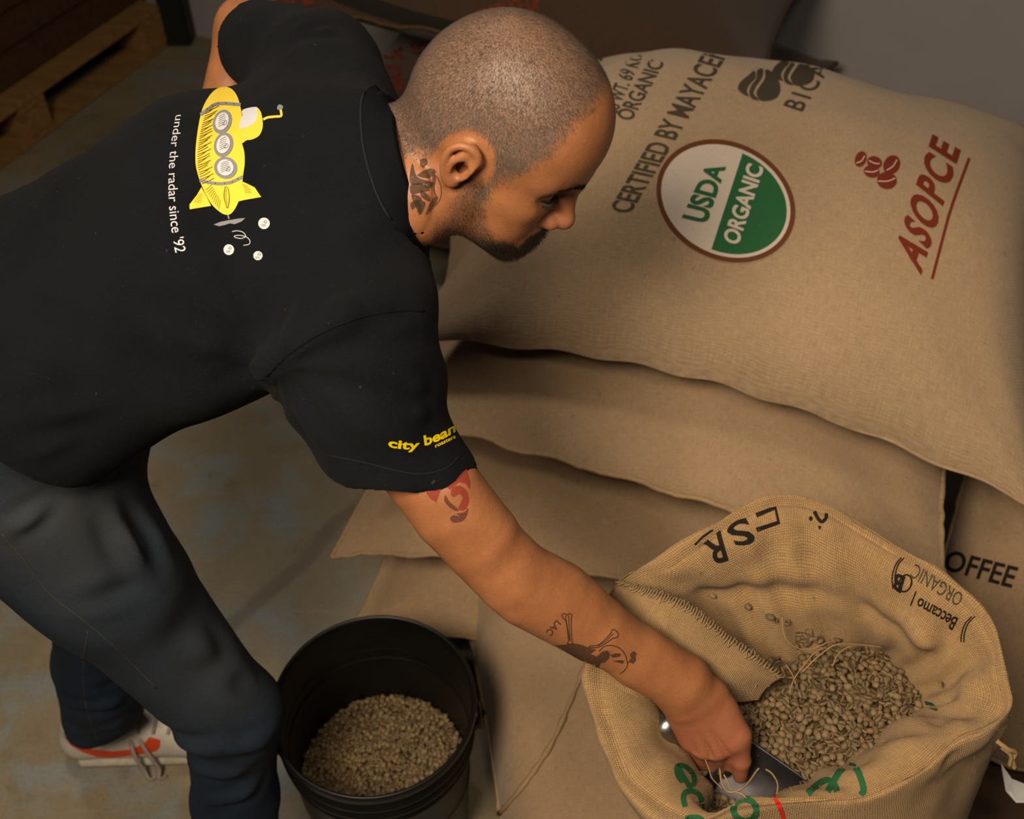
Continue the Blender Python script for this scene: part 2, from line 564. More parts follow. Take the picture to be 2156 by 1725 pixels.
def knit_mat():
    m = NT('black_jersey')
    oc = m.coord('Object')
    n = m.noise(oc, 900.0, 2.0); n2 = m.noise(oc, 9.0, 4.0); n3 = m.noise(oc, 2600.0, 1.0)
    c = m.mix(m.ramp(n2, 0.3, 0.7), (0.0040, 0.0045, 0.0058), (0.0064, 0.0072, 0.0090))
    c = m.mix(m.ramp(n, 0.62, 0.82), c, (0.020, 0.022, 0.026))
    lint = m.ramp(m.noise(m.vscale(oc, (1, 1, 1), (3, 1, 2)), 130.0, 1.0), 0.79, 0.81)
    c = m.mix(m.math('MULTIPLY', lint, 0.22), c, (0.10, 0.10, 0.11))
    h = m.math('ADD', n, m.math('MULTIPLY', n3, 0.5))
    h = m.math('ADD', h, m.math('MULTIPLY', m.noise(oc, 45.0, 3.0), 3.0))
    return m.out(c, 0.9, m.bump(h, 0.5, 0.0012), spec=0.08, **{'Sheen Weight': 0.012, 'Sheen Roughness': 0.5})

def denim_mat():
    m = NT('indigo_denim')
    oc = m.coord('Object')
    fade = m.attr('fade')
    n = m.noise(oc, 620.0, 3.0, 0.7)
    big = m.noise(oc, 14.0, 4.0)
    tw = m.node('ShaderNodeTexWave', wave_type='BANDS', bands_direction='DIAGONAL'); m.inp(tw, 'Vector', oc); m.inp(tw, 'Scale', 420.0); m.inp(tw, 'Distortion', 2.5)
    c = m.mix(m.ramp(big, 0.3, 0.7), (0.0042, 0.0095, 0.0195), (0.0075, 0.0165, 0.032))
    c = m.mix(fade, c, (0.044, 0.048, 0.052))
    c = m.mix(m.math('MULTIPLY', m.ramp(n, 0.55, 0.75), m.math('ADD', m.math('MULTIPLY', fade, 0.4), 0.32)), c, (0.050, 0.068, 0.088))
    h = m.math('ADD', m.math('MULTIPLY', tw.outputs['Fac'], 0.7), n)
    h = m.math('ADD', h, m.math('MULTIPLY', m.noise(oc, 60.0, 3.0), 2.0))
    return m.out(c, 0.85, m.bump(h, 0.3, 0.001), spec=0.2)

def wood_mat(name, a, b):
    m = NT(name)
    oc = m.coord('Object')
    g = m.noise(m.vscale(oc, (3, 30, 30)), 2.0, 5.0, 0.6, 0.8)
    c = m.mix(m.ramp(g, 0.3, 0.7), a, b)
    return m.out(c, 0.75, m.bump(g, 0.3, 0.002), spec=0.25)

def bean_mat():
    m = NT('green_coffee_bean')
    oi = m.node('ShaderNodeObjectInfo').outputs['Random']
    at = m.attr('tone')
    t = m.math('FRACT', m.math('ADD', m.math('MULTIPLY', oi, 7.31), at))
    c = m.mix(t, (0.118, 0.078, 0.036), (0.190, 0.134, 0.066))
    c = m.mix(m.ramp(m.math('FRACT', m.math('MULTIPLY', t, 13.7)), 0.85, 1.0), c, (0.19, 0.105, 0.05))
    c = m.mix(m.attr('crease'), c, (0.030, 0.018, 0.008))
    oc = m.coord('Object')
    return m.out(c, 0.62, m.bump(m.noise(oc, 900.0, 2.0), 0.2, 0.0004), spec=0.25)

M = {}
M['jute_open'] = jute('burlap_open_sack', (0.380, 0.232, 0.098), (0.055, 0.027, 0.008), 0.0022, 0.55, 0.95, 0.85)
M['jute_stack'] = jute('burlap_stack', (0.320, 0.214, 0.125), (0.13, 0.078, 0.034), 0.0024, 0.5, 0.7, 0.45, 0.4)
M['jute_top'] = jute('burlap_top_sack', (0.345, 0.238, 0.142), (0.15, 0.092, 0.040), 0.0022, 0.5, 0.6, 0.35, 0.25)
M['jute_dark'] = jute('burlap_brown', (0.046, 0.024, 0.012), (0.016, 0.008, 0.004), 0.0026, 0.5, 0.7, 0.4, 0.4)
M['charcoal'] = plain('charcoal_fabric', (0.020, 0.022, 0.026), 0.9, 0.2, nscale=9, bscale=220, bstr=0.4)
M['thread'] = plain('jute_thread', (0.29, 0.185, 0.080), 0.9, 0.15, nscale=200)
M['seam_dark'] = plain('seam_brown', (0.06, 0.035, 0.018), 0.9, 0.15, nscale=200)
M['seam_thread'] = plain('seam_yarn', (0.27, 0.18, 0.095), 0.9, 0.15, nscale=200)
M['floor'] = floor_mat()
M['wall'] = plain('painted_wall', (0.29, 0.27, 0.262), 0.8, 0.2, nscale=2.5, namt=0.08, bscale=60, bstr=0.15, bdist=0.003)
M['bucket'] = plain('black_plastic', (0.0042, 0.0039, 0.0037), 0.42, 0.32, nscale=14, namt=0.35, bscale=300, bstr=0.06)
M['steel'] = plain('brushed_steel', (0.36, 0.355, 0.36), 0.30, 0.5, 1.0, nscale=60, namt=0.12, bscale=500, bstr=0.08)
M['scoop'] = plain('worn_dark_steel', (0.085, 0.080, 0.085), 0.55, 0.5, 0.9, nscale=40, namt=0.25, bscale=300, bstr=0.12)
M['skin'] = skin_mat()
M['shirt'] = knit_mat()
M['rib'] = plain('black_rib', (0.0050, 0.0056, 0.0070), 0.9, 0.06, bscale=500, bstr=0.4)
M['shirt_thread'] = plain('charcoal_stitch', (0.014, 0.014, 0.016), 0.9, 0.1)
M['denim'] = denim_mat()
M['denim_thread'] = plain('jean_stitch', (0.055, 0.048, 0.034), 0.9, 0.2)
M['hair'] = plain('short_hair', (0.070, 0.048, 0.036), 0.55, 0.30)
M['beard'] = plain('beard_hair', (0.010, 0.007, 0.005), 0.45, 0.5)
M['bean'] = bean_mat()
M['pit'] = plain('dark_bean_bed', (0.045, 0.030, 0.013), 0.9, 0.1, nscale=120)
M['leather'] = plain('white_leather', (0.46, 0.415, 0.36), 0.55, 0.4, nscale=60, namt=0.08, bscale=300, bstr=0.15)
M['rubber'] = plain('cream_rubber', (0.36, 0.315, 0.25), 0.7, 0.3, nscale=80, namt=0.15)
M['orange'] = plain('orange_leather', (0.52, 0.050, 0.012), 0.55, 0.35)
M['lace'] = plain('grey_lace', (0.27, 0.23, 0.19), 0.9, 0.2, bscale=900, bstr=0.4)
M['pallet'] = wood_mat('pallet_wood', (0.16, 0.085, 0.026), (0.30, 0.165, 0.055))
M['crate'] = wood_mat('brown_board', (0.040, 0.018, 0.008), (0.085, 0.036, 0.015))
M['post'] = plain('black_steel_post', (0.006, 0.006, 0.006), 0.5, 0.4)
M['paper'] = plain('white_paper', (0.55, 0.53, 0.52), 0.7, 0.2)
M['strap'] = plain('black_band', (0.008, 0.010, 0.010), 0.5, 0.3)
M['ink_black'] = ink('ink_black', (0.014, 0.011, 0.009), 0.5)
M['ink_grey'] = ink('ink_charcoal', (0.055, 0.044, 0.030), 0.6)
M['ink_brown'] = ink('ink_brown', (0.115, 0.038, 0.016), 0.5)
M['ink_green'] = ink('ink_green', (0.020, 0.095, 0.035), 0.4)
M['ink_dgreen'] = ink('ink_dark_green', (0.010, 0.060, 0.022), 0.5)
M['ink_white'] = ink('ink_white', (0.50, 0.42, 0.35), 0.3)
M['ink_red'] = ink('ink_red', (0.50, 0.022, 0.012), 0.3)
M['ink_rust'] = ink('ink_rust', (0.14, 0.022, 0.010), 0.5)
M['ink_blue'] = ink('ink_blue', (0.10, 0.10, 0.19), 0.3)
M['pr_yellow'] = ink('print_yellow', (0.72, 0.52, 0.05), 0.15, 900)
M['pr_logo'] = ink('print_bright_yellow', (0.75, 0.56, 0.0), 0.1, 900)
M['pr_white'] = ink('print_white', (0.52, 0.52, 0.54), 0.25, 900)
M['pr_grey'] = ink('print_grey', (0.20, 0.20, 0.21), 0.15, 900)
M['pr_line'] = ink('print_line', (0.05, 0.035, 0.010), 0.2, 900)
M['tattoo'] = ink('tattoo_ink', (0.060, 0.034, 0.020), 0.5, 500, 0.30)
M['tattoo_dark'] = ink('tattoo_dark_ink', (0.045, 0.030, 0.021), 0.5, 500, 0.40)
M['tattoo_red'] = ink('tattoo_red_ink', (0.27, 0.040, 0.028), 0.5, 500, 0.30)
M['tattoo_plum'] = ink('tattoo_plum_ink', (0.12, 0.040, 0.034), 0.5, 500, 0.30)

# ------------------------------------------------------------------ flat print laid on a surface
def decal(name, mat, parent, tree, verts, faces, maxlen=9.0, off=0.0006, label=None):
    """verts = photo pixels (x, y); the print lies on the surface it is found on"""
    bm = bmesh.new()
    bv = [bm.verts.new((x, y, 0)) for x, y in verts]
    for f in faces:
        try: bm.faces.new([bv[i] for i in f])
        except ValueError: pass
    bmesh.ops.triangulate(bm, faces=bm.faces[:])
    for _ in range(7):
        e = [x for x in bm.edges if x.calc_length() > maxlen]
        if not e: break
        bmesh.ops.subdivide_edges(bm, edges=e, cuts=1)
        bmesh.ops.triangulate(bm, faces=[f for f in bm.faces if len(f.verts) > 3])
    dead = []
    for v in bm.verts:
        r = ray(v.co.x, v.co.y)
        hit = tree.ray_cast(Vector(CAM), Vector(r))
        if hit[0] is None: dead.append(v); continue
        n = hit[1]
        if n.dot(Vector(r)) > 0: n = -n
        v.co = hit[0] + n * off - Vector(r) * off * 0.6
    bmesh.ops.delete(bm, geom=dead, context='VERTS')
    # drop slivers that jump across a silhouette
    bad = [f for f in bm.faces if max(e.calc_length() for e in f.edges) > maxlen * 3.2 * 1.8 / FPX]
    bmesh.ops.delete(bm, geom=bad, context='FACES')
    me = bpy.data.meshes.new(name)
    bm.to_mesh(me); bm.free()
    me.polygons.foreach_set('use_smooth', [True] * len(me.polygons))
    me.materials.append(mat)
    o = link(bpy.data.objects.new(name, me), parent)
    if label: o['label'] = label
    return o

def poly_geo(polys, res=1):
    """list of closed outlines (holes by even-odd) -> filled flat mesh"""
    cu = bpy.data.curves.new('tmp', 'CURVE'); cu.dimensions = '2D'; cu.fill_mode = 'BOTH'
    for pl in polys:
        s = cu.splines.new('POLY'); s.points.add(len(pl) - 1)
        for q, (x, y) in zip(s.points, pl): q.co = (x, y, 0, 1)
        s.use_cyclic_u = True
    o = bpy.data.objects.new('tmp', cu)
    me = o.to_mesh()
    V = [(v.co.x, v.co.y) for v in me.vertices]; F = [tuple(p.vertices) for p in me.polygons]
    o.to_mesh_clear(); bpy.data.objects.remove(o); bpy.data.curves.remove(cu)
    return V, F

def text_geo(txt, bold=0.0, shear=0.0, spacing=1.0):
    cu = bpy.data.curves.new('tmp', 'FONT'); cu.body = txt; cu.size = 1.0; cu.fill_mode = 'BOTH'
    cu.offset = bold; cu.shear = shear; cu.space_character = spacing; cu.resolution_u = 4
    o = bpy.data.objects.new('tmp', cu)
    me = o.to_mesh()
    V = np.array([(v.co.x, v.co.y) for v in me.vertices]); F = [tuple(p.vertices) for p in me.polygons]
    o.to_mesh_clear(); bpy.data.objects.remove(o); bpy.data.curves.remove(cu)
    V[:, 0] -= V[:, 0].min(); V[:, 0] /= V[:, 0].max()
    cap = 0.73
    V[:, 1] /= cap
    return V, F

def text_on(txt, bl, br, tl, tr=None, bold=0.0, shear=0.0, spacing=1.0, bow=0.0):
    """text whose baseline runs bl->br, cap line tl->tr (pixels); bow lifts the middle"""
    V, F = text_geo(txt, bold, shear, spacing)
    bl, br, tl = (np.array(q, float) for q in (bl, br, tl))
    tr = br + (tl - bl) if tr is None else np.array(tr, float)
    x, y = V[:, :1], V[:, 1:]
    base = bl + (br - bl) * x; top = tl + (tr - tl) * x
    upd = unit(tl - bl)
    q = base + (top - base) * y + upd * bow * 4 * x * (1 - x)
    return [tuple(p) for p in q], F

def stroke_geo(path, wd, n=None, closed=False):
    p = np.asarray(path, float)
    if n: p = catmull(p, n, closed)
    if closed: p = np.vstack([p, p[:1]])
    t = np.gradient(p, axis=0); t /= np.linalg.norm(t, axis=1, keepdims=True) + 1e-9
    nn = np.stack([-t[:, 1], t[:, 0]], -1)
    wv = np.broadcast_to(np.asarray(wd, float), (len(p),))[:, None] / 2
    V = np.vstack([p + nn * wv, p - nn * wv]); m = len(p)
    F = [(i, i + 1, m + i + 1, m + i) for i in range(m - 1)]
    return [tuple(q) for q in V], F

def ell_pts(c, rx, ry, ang=0, n=40):
    a = np.linspace(0, 2 * math.pi, n, endpoint=False); ca, sa = math.cos(ang), math.sin(ang)
    x, y = rx * np.cos(a), ry * np.sin(a)
    return [(c[0] + ca * i - sa * j, c[1] + sa * i + ca * j) for i, j in zip(x, y)]

def merge2(gs):
    V, F = [], []
    for v, f in gs:
        n = len(V); V += list(v); F += [tuple(i + n for i in q) for q in f]
    return V, F
# ------------------------------------------------------------------ room
A_ST = math.radians(-24)
E1 = np.array((math.cos(A_ST), math.sin(A_ST), 0)); E2 = np.array((-math.sin(A_ST), math.cos(A_ST), 0)); E3 = np.array((0, 0, 1.0))

fl = mesh_obj('floor', [(-5, -3, 0), (5, -3, 0), (5, 7, 0), (-5, 7, 0), (-5, -3, -.1), (5, -3, -.1), (5, 7, -.1), (-5, 7, -.1)],
              [(0, 1, 2, 3), (7, 6, 5, 4), (0, 4, 5, 1), (1, 5, 6, 2), (2, 6, 7, 3), (3, 7, 4, 0)], M['floor'], smooth=False)
tag(fl, kind='structure')
wc = PZ(430, 78, 0.0)
wv, wf = box_geo((0, 0, 0), (16, 0.15, 3.4))
Rw = np.stack([E1, E2, E3], 1)
wl = mesh_obj('wall_back', wv @ Rw.T + wc + E1 * 1.5 + E2 * 0.075 + E3 * 1.6, wf, M['wall'], smooth=False)
tag(wl, kind='structure')

# ------------------------------------------------------------------ filled sacks
def pillow(name, c, yaw, L, W, tt, tb, mat, label, group, seed, droop=((0, 0), (0, 0)), p=3.2, q=2.6, ear=0.05, lump=0.012, pinch=0.05, sag=None, N=110, tilt=0.0, roll=0.0, seam=True, pw=(0.6, 0.95)):
    """closed sack: two sheets that meet at a sewn edge; L, W half-sizes; tt, tb bulge above/below the edge"""
    e1 = np.array((math.cos(yaw), math.sin(yaw), 0)); e2 = np.array((-math.sin(yaw), math.cos(yaw), 0))
    c = np.asarray(c, float)
    Mn = int(N * W / L)
    a = np.linspace(-1, 1, N); b = np.linspace(-1, 1, Mn)
    a = np.sign(a) * (1 - (1 - np.abs(a)) ** 1.35); b = np.sign(b) * (1 - (1 - np.abs(b)) ** 1.35)
    Ag, Bg = np.meshgrid(a, b, indexing='ij')
    def sheet(sgn, t):
        ra = (1 - np.abs(Ag) ** p); rb = (1 - np.abs(Bg) ** q)
        h = (np.clip(ra, 0, 1) * np.clip(rb, 0, 1)) ** (pw[0] if sgn > 0 else pw[1])
        x = L * Ag * (1 - pinch * (1 - Bg ** 2) * np.abs(Ag) ** 3 + ear * (Ag * Bg) ** 4)
        y = W * Bg * (1 - pinch * (1 - Ag ** 2) * np.abs(Bg) ** 3 + ear * (Ag * Bg) ** 4)
        z = sgn * t * h
        # four corner heights, bilinear, concentrated at the corners
        u = (Ag + 1) / 2; v = (Bg + 1) / 2
        z = z + ((1 - u) * (1 - v) * droop[0][0] + u * (1 - v) * droop[1][0] + (1 - u) * v * droop[0][1] + u * v * droop[1][1]) * np.abs(Ag * Bg) ** 1.5
        if sag is not None: z = z + sag(Ag, Bg)
        pt = np.stack([x, y, z], -1)
        env = np.clip(h, 0, 1)[..., None]
        sdv = np.array((seed * 3.1, seed * 1.7, sgn * 2.0))
        n = vnoise(pt * 5.5 + sdv) * lump + vnoise(pt * 13.0 + sdv) * lump * 0.35
        # creases pulled out of the corners
        rad = np.sqrt((1 - np.abs(Ag)) ** 2 + (1 - np.abs(Bg)) ** 2)
        ang = np.arctan2(1 - np.abs(Ag), 1 - np.abs(Bg) + 1e-6)
        cr = np.sin(ang * 9 + seed * 2.1 + np.sign(Ag) * 1.3) * np.exp(-((rad - 0.32) / 0.22) ** 2) * 0.006
        edge = np.sin(Ag * 23 + seed) * np.exp(-((1 - np.abs(Bg)) / 0.10) ** 2) * 0.004
        pt[..., 2] += (n * np.sqrt(env[..., 0]) + cr * env[..., 0] + edge) * 1.0
        pt[..., 1] += vnoise(pt * 7.0 + sdv + 9) * lump * 0.5
        return pt, np.stack([L * Ag, W * Bg], -1)
    T, uvT = sheet(1, tt); Bt, uvB = sheet(-1, tb)
    Bt[0], Bt[-1], Bt[:, 0], Bt[:, -1] = T[0], T[-1], T[:, 0], T[:, -1]
    F = grid_faces(N, Mn)
    n0 = N * Mn
    V = np.vstack([T.reshape(-1, 3), Bt.reshape(-1, 3)])
    UV = np.vstack([uvT.reshape(-1, 2), uvB.reshape(-1, 2) + 3.0])
    ct, st = math.cos(tilt), math.sin(tilt); cr_, sr_ = math.cos(roll), math.sin(roll)
    Rt = np.array(((ct, 0, st), (0, 1, 0), (-st, 0, ct))) @ np.array(((1, 0, 0), (0, cr_, -sr_), (0, sr_, cr_)))
    V = V @ Rt.T
    Wv = V[:, :1] * e1 + V[:, 1:2] * e2 + V[:, 2:] * E3 + c
    Wv[:, 2] = np.maximum(Wv[:, 2], 0.004)
    Ft = F; Fb = F[:, ::-1] + n0
    o = mesh_obj(name, Wv, np.vstack([Ft, Fb]), mat, uv=UV)
    tag(o, label, 'sack', group)
    G = Wv[:n0].reshape(N, Mn, 3)
    ring = np.vstack([G[:, 0], G[-1, 1:], G[-2::-1, -1], G[0, -2:0:-1]])
    if seam:
        k = np.arange(len(ring))
        rr = ring + np.stack([vnoise(ring * 60), vnoise(ring * 60 + 5), vnoise(ring * 60 + 9)], -1) * 0.002
        rr = np.vstack([rr, rr[:1]])
        rad = 0.0042 + 0.0010 * vnoise(rr * 150)
        sv, sf = tube_geo(rr, rad, 6)
        mesh_obj('seam', sv, sf, M['seam_dark'] if mat is M['jute_dark'] or mat is M['charcoal'] else M['seam_thread'], o)
    return o, Wv, np.vstack([Ft, Fb]), G

ST = 'burlap coffee sacks piled against the wall'
def sagf(front=0.0, mid=0.0, right=0.0):
    return lambda a, b: front * np.clip(-b, 0, 1) ** 2 + mid * (1 - a ** 2) * (1 - b ** 2) + right * np.clip(a, 0, 1) ** 3

c1 = np.array((0.415, 1.51, 0.715))
top_sack, TSV, TSF, TSG = pillow('coffee_sack', c1, math.radians(-21), 0.452, 0.385, 0.215, 0.075, M['jute_top'],
    'plump printed burlap sack with green and white round seal, topmost of the pile', ST, 1, droop=((-.02, 0.0), (-.03, 0.02)), lump=0.012, pinch=0.085, sag=sagf(-0.02), p=3.6, q=2.1, N=150, seam=False, pw=(0.55, 0.7))
pillow('coffee_sack', (0.325, 1.45, 0.585), math.radians(-22), 0.435, 0.385, 0.058, 0.11, M['jute_stack'],
    'tan burlap sack directly under the printed top sack', ST, 2, lump=0.017, sag=sagf(-0.03), N=120, pw=(0.7, 0.95))
pillow('coffee_sack', (0.258, 1.445, 0.392), math.radians(-12), 0.460, 0.40, 0.085, 0.09, M['jute_stack'],
    'tan burlap sack, third from the top, its corner sticking out left below the black sleeve', ST, 3, lump=0.017, droop=((-.03, 0), (0, 0)), sag=sagf(-0.03), N=120, pw=(0.7, 0.95))
pillow('coffee_sack', (0.270, 1.43, 0.205), math.radians(-10), 0.468, 0.40, 0.085, 0.20, M['jute_stack'],
    'tan burlap sack low in the pile behind the rim of the black bucket', ST, 4, lump=0.017, droop=((-.03, 0), (0, 0)), sag=sagf(-0.03), N=120, pw=(0.7, 0.95))
low_sack, LSV, LSF, _ = pillow('coffee_sack', (0.130, 0.930, 0.125), math.radians(9), 0.176, 0.335, 0.135, 0.122, M['jute_stack'],
    'brown burlap sack lying on the floor between the bucket and the open sack', ST, 5, lump=0.010, N=70, p=5.0, q=4.5, ear=0.02)
pillow('coffee_sack', (0.945, 1.03, 0.375), math.radians(-24), 0.27, 0.32, 0.115, 0.11, M['jute_stack'],
    'burlap sack lettered COFFEE at the right edge, beside the pile', ST, 6, lump=0.016, droop=((0, 0), (-.03, 0)), N=100, roll=0.35)
pillow('coffee_sack', (0.945, 0.93, 0.13), math.radians(-20), 0.34, 0.34, 0.12, 0.125, M['jute_dark'],
    'dark brown sack on the floor at the right edge under the COFFEE sack', ST, 7, lump=0.016, N=80)
pillow('dark_sack', (1.225, 1.47, 0.615), math.radians(-20), 0.33, 0.31, 0.14, 0.12, M['charcoal'],
    'charcoal cloth sack in shade at the right edge beside the printed sack', None, 8, lump=0.018, N=90)
pillow('dark_sack', (1.235, 1.47, 0.29), math.radians(-16), 0.33, 0.31, 0.17, 0.20, M['charcoal'],
    'charcoal cloth sack under the other charcoal sack at the right edge', None, 9, lump=0.018, N=70, seam=False)
# brown sacks in the back, behind his head
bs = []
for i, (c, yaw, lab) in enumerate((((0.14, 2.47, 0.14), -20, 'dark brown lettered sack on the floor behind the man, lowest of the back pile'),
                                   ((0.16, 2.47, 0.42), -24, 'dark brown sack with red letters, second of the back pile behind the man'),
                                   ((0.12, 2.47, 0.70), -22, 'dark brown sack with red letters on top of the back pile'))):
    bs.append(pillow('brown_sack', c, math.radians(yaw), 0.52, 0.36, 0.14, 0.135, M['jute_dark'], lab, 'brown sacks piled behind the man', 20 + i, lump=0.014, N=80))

# ------------------------------------------------------------------ pallets with boards, top left
def pallet(name, label, c, yaw, L=1.2, W=1.0, boards=5):
    root = empty(name, c)
    tag(root, label, 'pallet')
    e1 = np.array((math.cos(yaw), math.sin(yaw), 0)); e2 = np.array((-math.sin(yaw), math.cos(yaw), 0))
    R = np.stack([e1, e2, E3], 1)
    c = np.asarray(c, float)
    for k in range(boards):
        y = -W / 2 + 0.05 + k * (W - 0.10) / (boards - 1)
        bevel_box('top_board', c + e2 * y + E3 * 0.133, (L, 0.10, 0.022), M['pallet'], root, R)
    for x in (-L / 2 + 0.05, 0, L / 2 - 0.05):
        bevel_box('stringer', c + e1 * x + E3 * 0.111, (0.10, W, 0.022), M['pallet'], root, R)
        for y in (-W / 2 + 0.07, 0, W / 2 - 0.07):
            bevel_box('block', c + e1 * x + e2 * y + E3 * 0.06, (0.10, 0.14, 0.08), M['pallet'], root, R)
    for y in (-W / 2 + 0.05, 0, W / 2 - 0.05):
        bevel_box('bottom_board', c + e2 * y + E3 * 0.010, (L, 0.10, 0.020), M['pallet'], root, R)
    return root

pal = pallet('pallet', 'yellowish wooden pallet on the floor carrying dark brown boards, top left corner', (-1.83, 3.12, 0.0), math.radians(65))
for k in range(4):
    e1 = np.array((math.cos(math.radians(65)), math.sin(math.radians(65)), 0)); e2 = np.array((-e1[1], e1[0], 0))
    b = bevel_box('board', np.array((-1.83, 3.12, 0.0)) + e2 * 0.02 + E3 * (0.146 + 0.045 + 0.092 * k) + e1 * (0.02 * (k % 2)), (1.18, 0.90 - 0.02 * k, 0.088), M['crate'], None, np.stack([e1, e2, E3], 1), 0.006)
    tag(b, 'dark brown wooden slab on the pallet, ' + ('lowest of four', 'second from below', 'third from below', 'topmost of four')[k], 'board', 'dark boards stacked on the pallet')
po = PZ(357, 92, 0.0)
post = bevel_box('steel_post', po + np.array((0.035, 0.02, 0.6)), (0.085, 0.085, 1.2), M['post'], None, np.eye(3), 0.006)
tag(post, 'black steel post standing by the wall beside the pallet', 'post')
# sewn ridge across the low sack
TL = bvh(LSV, LSF)
rp = []
for x, y in catmull([(1236, 1392), (1205, 1470), (1160, 1570), (1100, 1660), (1030, 1740)], 60):
    h = TL.ray_cast(Vector(CAM), Vector(ray(x, y)))
    if h[0] is not None: rp.append(np.array(h[0]) + np.array(h[1]) * 0.002)
if len(rp) > 4:
    rp = np.array(rp); v, f = tube_geo(rp, 0.0040 + 0.0018 * vnoise(rp * 90), 6)
    mesh_obj('sewn_ridge', v, f, M['seam_thread'], low_sack)
# ------------------------------------------------------------------ coffee beans
def bean_geo(nu=8, nv=7, L=1.0, crease=True):
    """half-egg with a flat, grooved face; unit length along x, groove on +z"""
    V, F = [], []
    us = np.linspace(0, math.pi, nv + 2)[1:-1]
    V.append((-0.5, 0, 0.02))
    for u in us:
        x = -0.5 * math.cos(u); r = math.sin(u)
        for k in range(nu):
            th = 2 * math.pi * k / nu
            y = 0.40 * r * math.cos(th); z = math.sin(th)
            z = z * r * (0.14 if z > 0 else 0.36)
            if crease and abs(math.cos(th)) < 0.3 and z > 0: z -= 0.11 * r
            V.append((x, y, z))
    V.append((0.5, 0, 0.02))
    n = len(V)
    for k in range(nu): F.append((0, 1 + (k + 1) % nu, 1 + k))
    for i in range(nv - 1):
        for k in range(nu):
            a = 1 + i * nu + k; b = 1 + i * nu + (k + 1) % nu
            F.append((a, b, b + nu, a + nu))
    o = 1 + (nv - 1) * nu
    for k in range(nu): F.append((n - 1, o + k, o + (k + 1) % nu))
    V = np.array(V)
    cr = ((np.abs(V[:, 1]) < 0.06) & (V[:, 2] < 0.06) & (V[:, 2] > -0.15) & (np.abs(V[:, 0]) < 0.47)).astype(float)
    return V, F, cr
BV, BF, BC = bean_geo()

def rand_rot(n, flat=0.38):
    """mostly lying flat, either face up, some on edge"""
    yaw = rng.random(n) * 2 * math.pi
    flip = rng.random(n) < 0.5
    tx = rng.normal(0, flat, n) + np.where(flip, math.pi, 0); ty = rng.normal(0, 0.25, n)
    R = np.empty((n, 3, 3))
    for i in range(n):
        R[i] = np.array(Matrix.Rotation(yaw[i], 3, 'Z') @ Matrix.Rotation(ty[i], 3, 'Y') @ Matrix.Rotation(tx[i], 3, 'X'))
    return R

def scatter(inside, lo, hi, rmin, tries):
    """dart throwing in the plane"""
    cell = rmin; g = {}; out = []
    for x, y in rng.uniform(lo, hi, (tries, 2)):
        if not inside(x, y): continue
        i, j = int(x // cell), int(y // cell); ok = True
        for a in (-1, 0, 1):
            for b in (-1, 0, 1):
                for q in g.get((i + a, j + b), ()):
                    if (q[0] - x) ** 2 + (q[1] - y) ** 2 < rmin * rmin: ok = False
        if ok: g.setdefault((i, j), []).append((x, y)); out.append((x, y))
    return np.array(out)

def bean_mass(name, pos, R, size, parent=None):
    n = len(pos); m = len(BV)
    V = np.einsum('nij,mj->nmi', R, BV) * size[:, None, None] + pos[:, None, :]
    F = []
    tri = [f for f in BF if len(f) == 3]; quad = [f for f in BF if len(f) == 4]
    F4 = np.array([list(f) + [f[2]] if len(f) == 3 else list(f) for f in BF])
    FF = [tuple(int(i) + k * m for i in f) for k in range(n) for f in BF]
    me = bpy.data.meshes.new(name)
    me.from_pydata(V.reshape(-1, 3).tolist(), [], FF)
    me.polygons.foreach_set('use_smooth', [True] * len(me.polygons))
    a = me.attributes.new('tone', 'FLOAT', 'POINT'); a.data.foreach_set('value', np.repeat(rng.random(n), m).astype(np.float32))
    a = me.attributes.new('crease', 'FLOAT', 'POINT'); a.data.foreach_set('value', np.tile(BC, n).astype(np.float32))
    me.materials.append(M['bean'])
    return link(bpy.data.objects.new(name, me), parent)

# ------------------------------------------------------------------ bucket
BC0 = PZ(787, 1480, 0.365); BC0[2] = 0.0
RB = 0.1475
bk = empty('bucket', BC0)
tag(bk, 'tall black plastic bucket part filled with pale green beans, by his knee', 'bucket')
prof = [(0.0, 0.002), (0.122, 0.002), (0.127, 0.008), (0.136, 0.255), (0.1365, 0.268), (0.1435, 0.270), (0.1445, 0.276), (0.1385, 0.279), (0.1380, 0.292),
        (0.1460, 0.294), (0.1470, 0.300), (0.1395, 0.304), (0.1392, 0.318), (0.1470, 0.320), (0.1480, 0.326), (0.1415, 0.330), (0.1412, 0.346), (0.1480, 0.349), (0.1500, 0.354),
        (0.1500, 0.366), (0.1485, 0.3695), (0.1455, 0.370), (0.1435, 0.367), (0.1425, 0.360), (0.1400, 0.340), (0.1285, 0.012), (0.0, 0.012)]
bv, bf = lathe_geo(prof, 128, (np.eye(3), BC0))
mesh_obj('bucket_body', bv, bf, M['bucket'], bk)
# bail ears and wire handle
for ang, nm in ((math.radians(8), 'handle_ear'), (math.radians(188), 'handle_ear')):
    d = np.array((math.cos(ang), math.sin(ang), 0)); t = np.array((-math.sin(ang), math.cos(ang), 0))
    lv = []
    base = BC0 + d * 0.143 + E3 * 0.292
    R = np.stack([d, t, E3], 1)
    pr = [(0.0, 0.0), (0.020, 0.0), (0.022, 0.003), (0.022, 0.010), (0.016, 0.014), (0.010, 0.014), (0.009, 0.018), (0.0, 0.018)]
    Rx = np.stack([t, E3, d], 1)
    ev, ef = lathe_geo(pr, 24, (Rx, base))
    mesh_obj(nm, ev, ef, M['bucket'], bk)
a0, a1 = math.radians(8), math.radians(-172)
hp = []
for k in range(41):
    s = k / 40 * math.pi
    ang = math.radians(8) + s
    hp.append(BC0 + np.array((math.cos(ang), math.sin(ang), 0)) * (0.162) + E3 * (0.292 - 0.085 * math.sin(s) ** 0.8))
hv, hf = tube_geo(hp, 0.0024, 8)
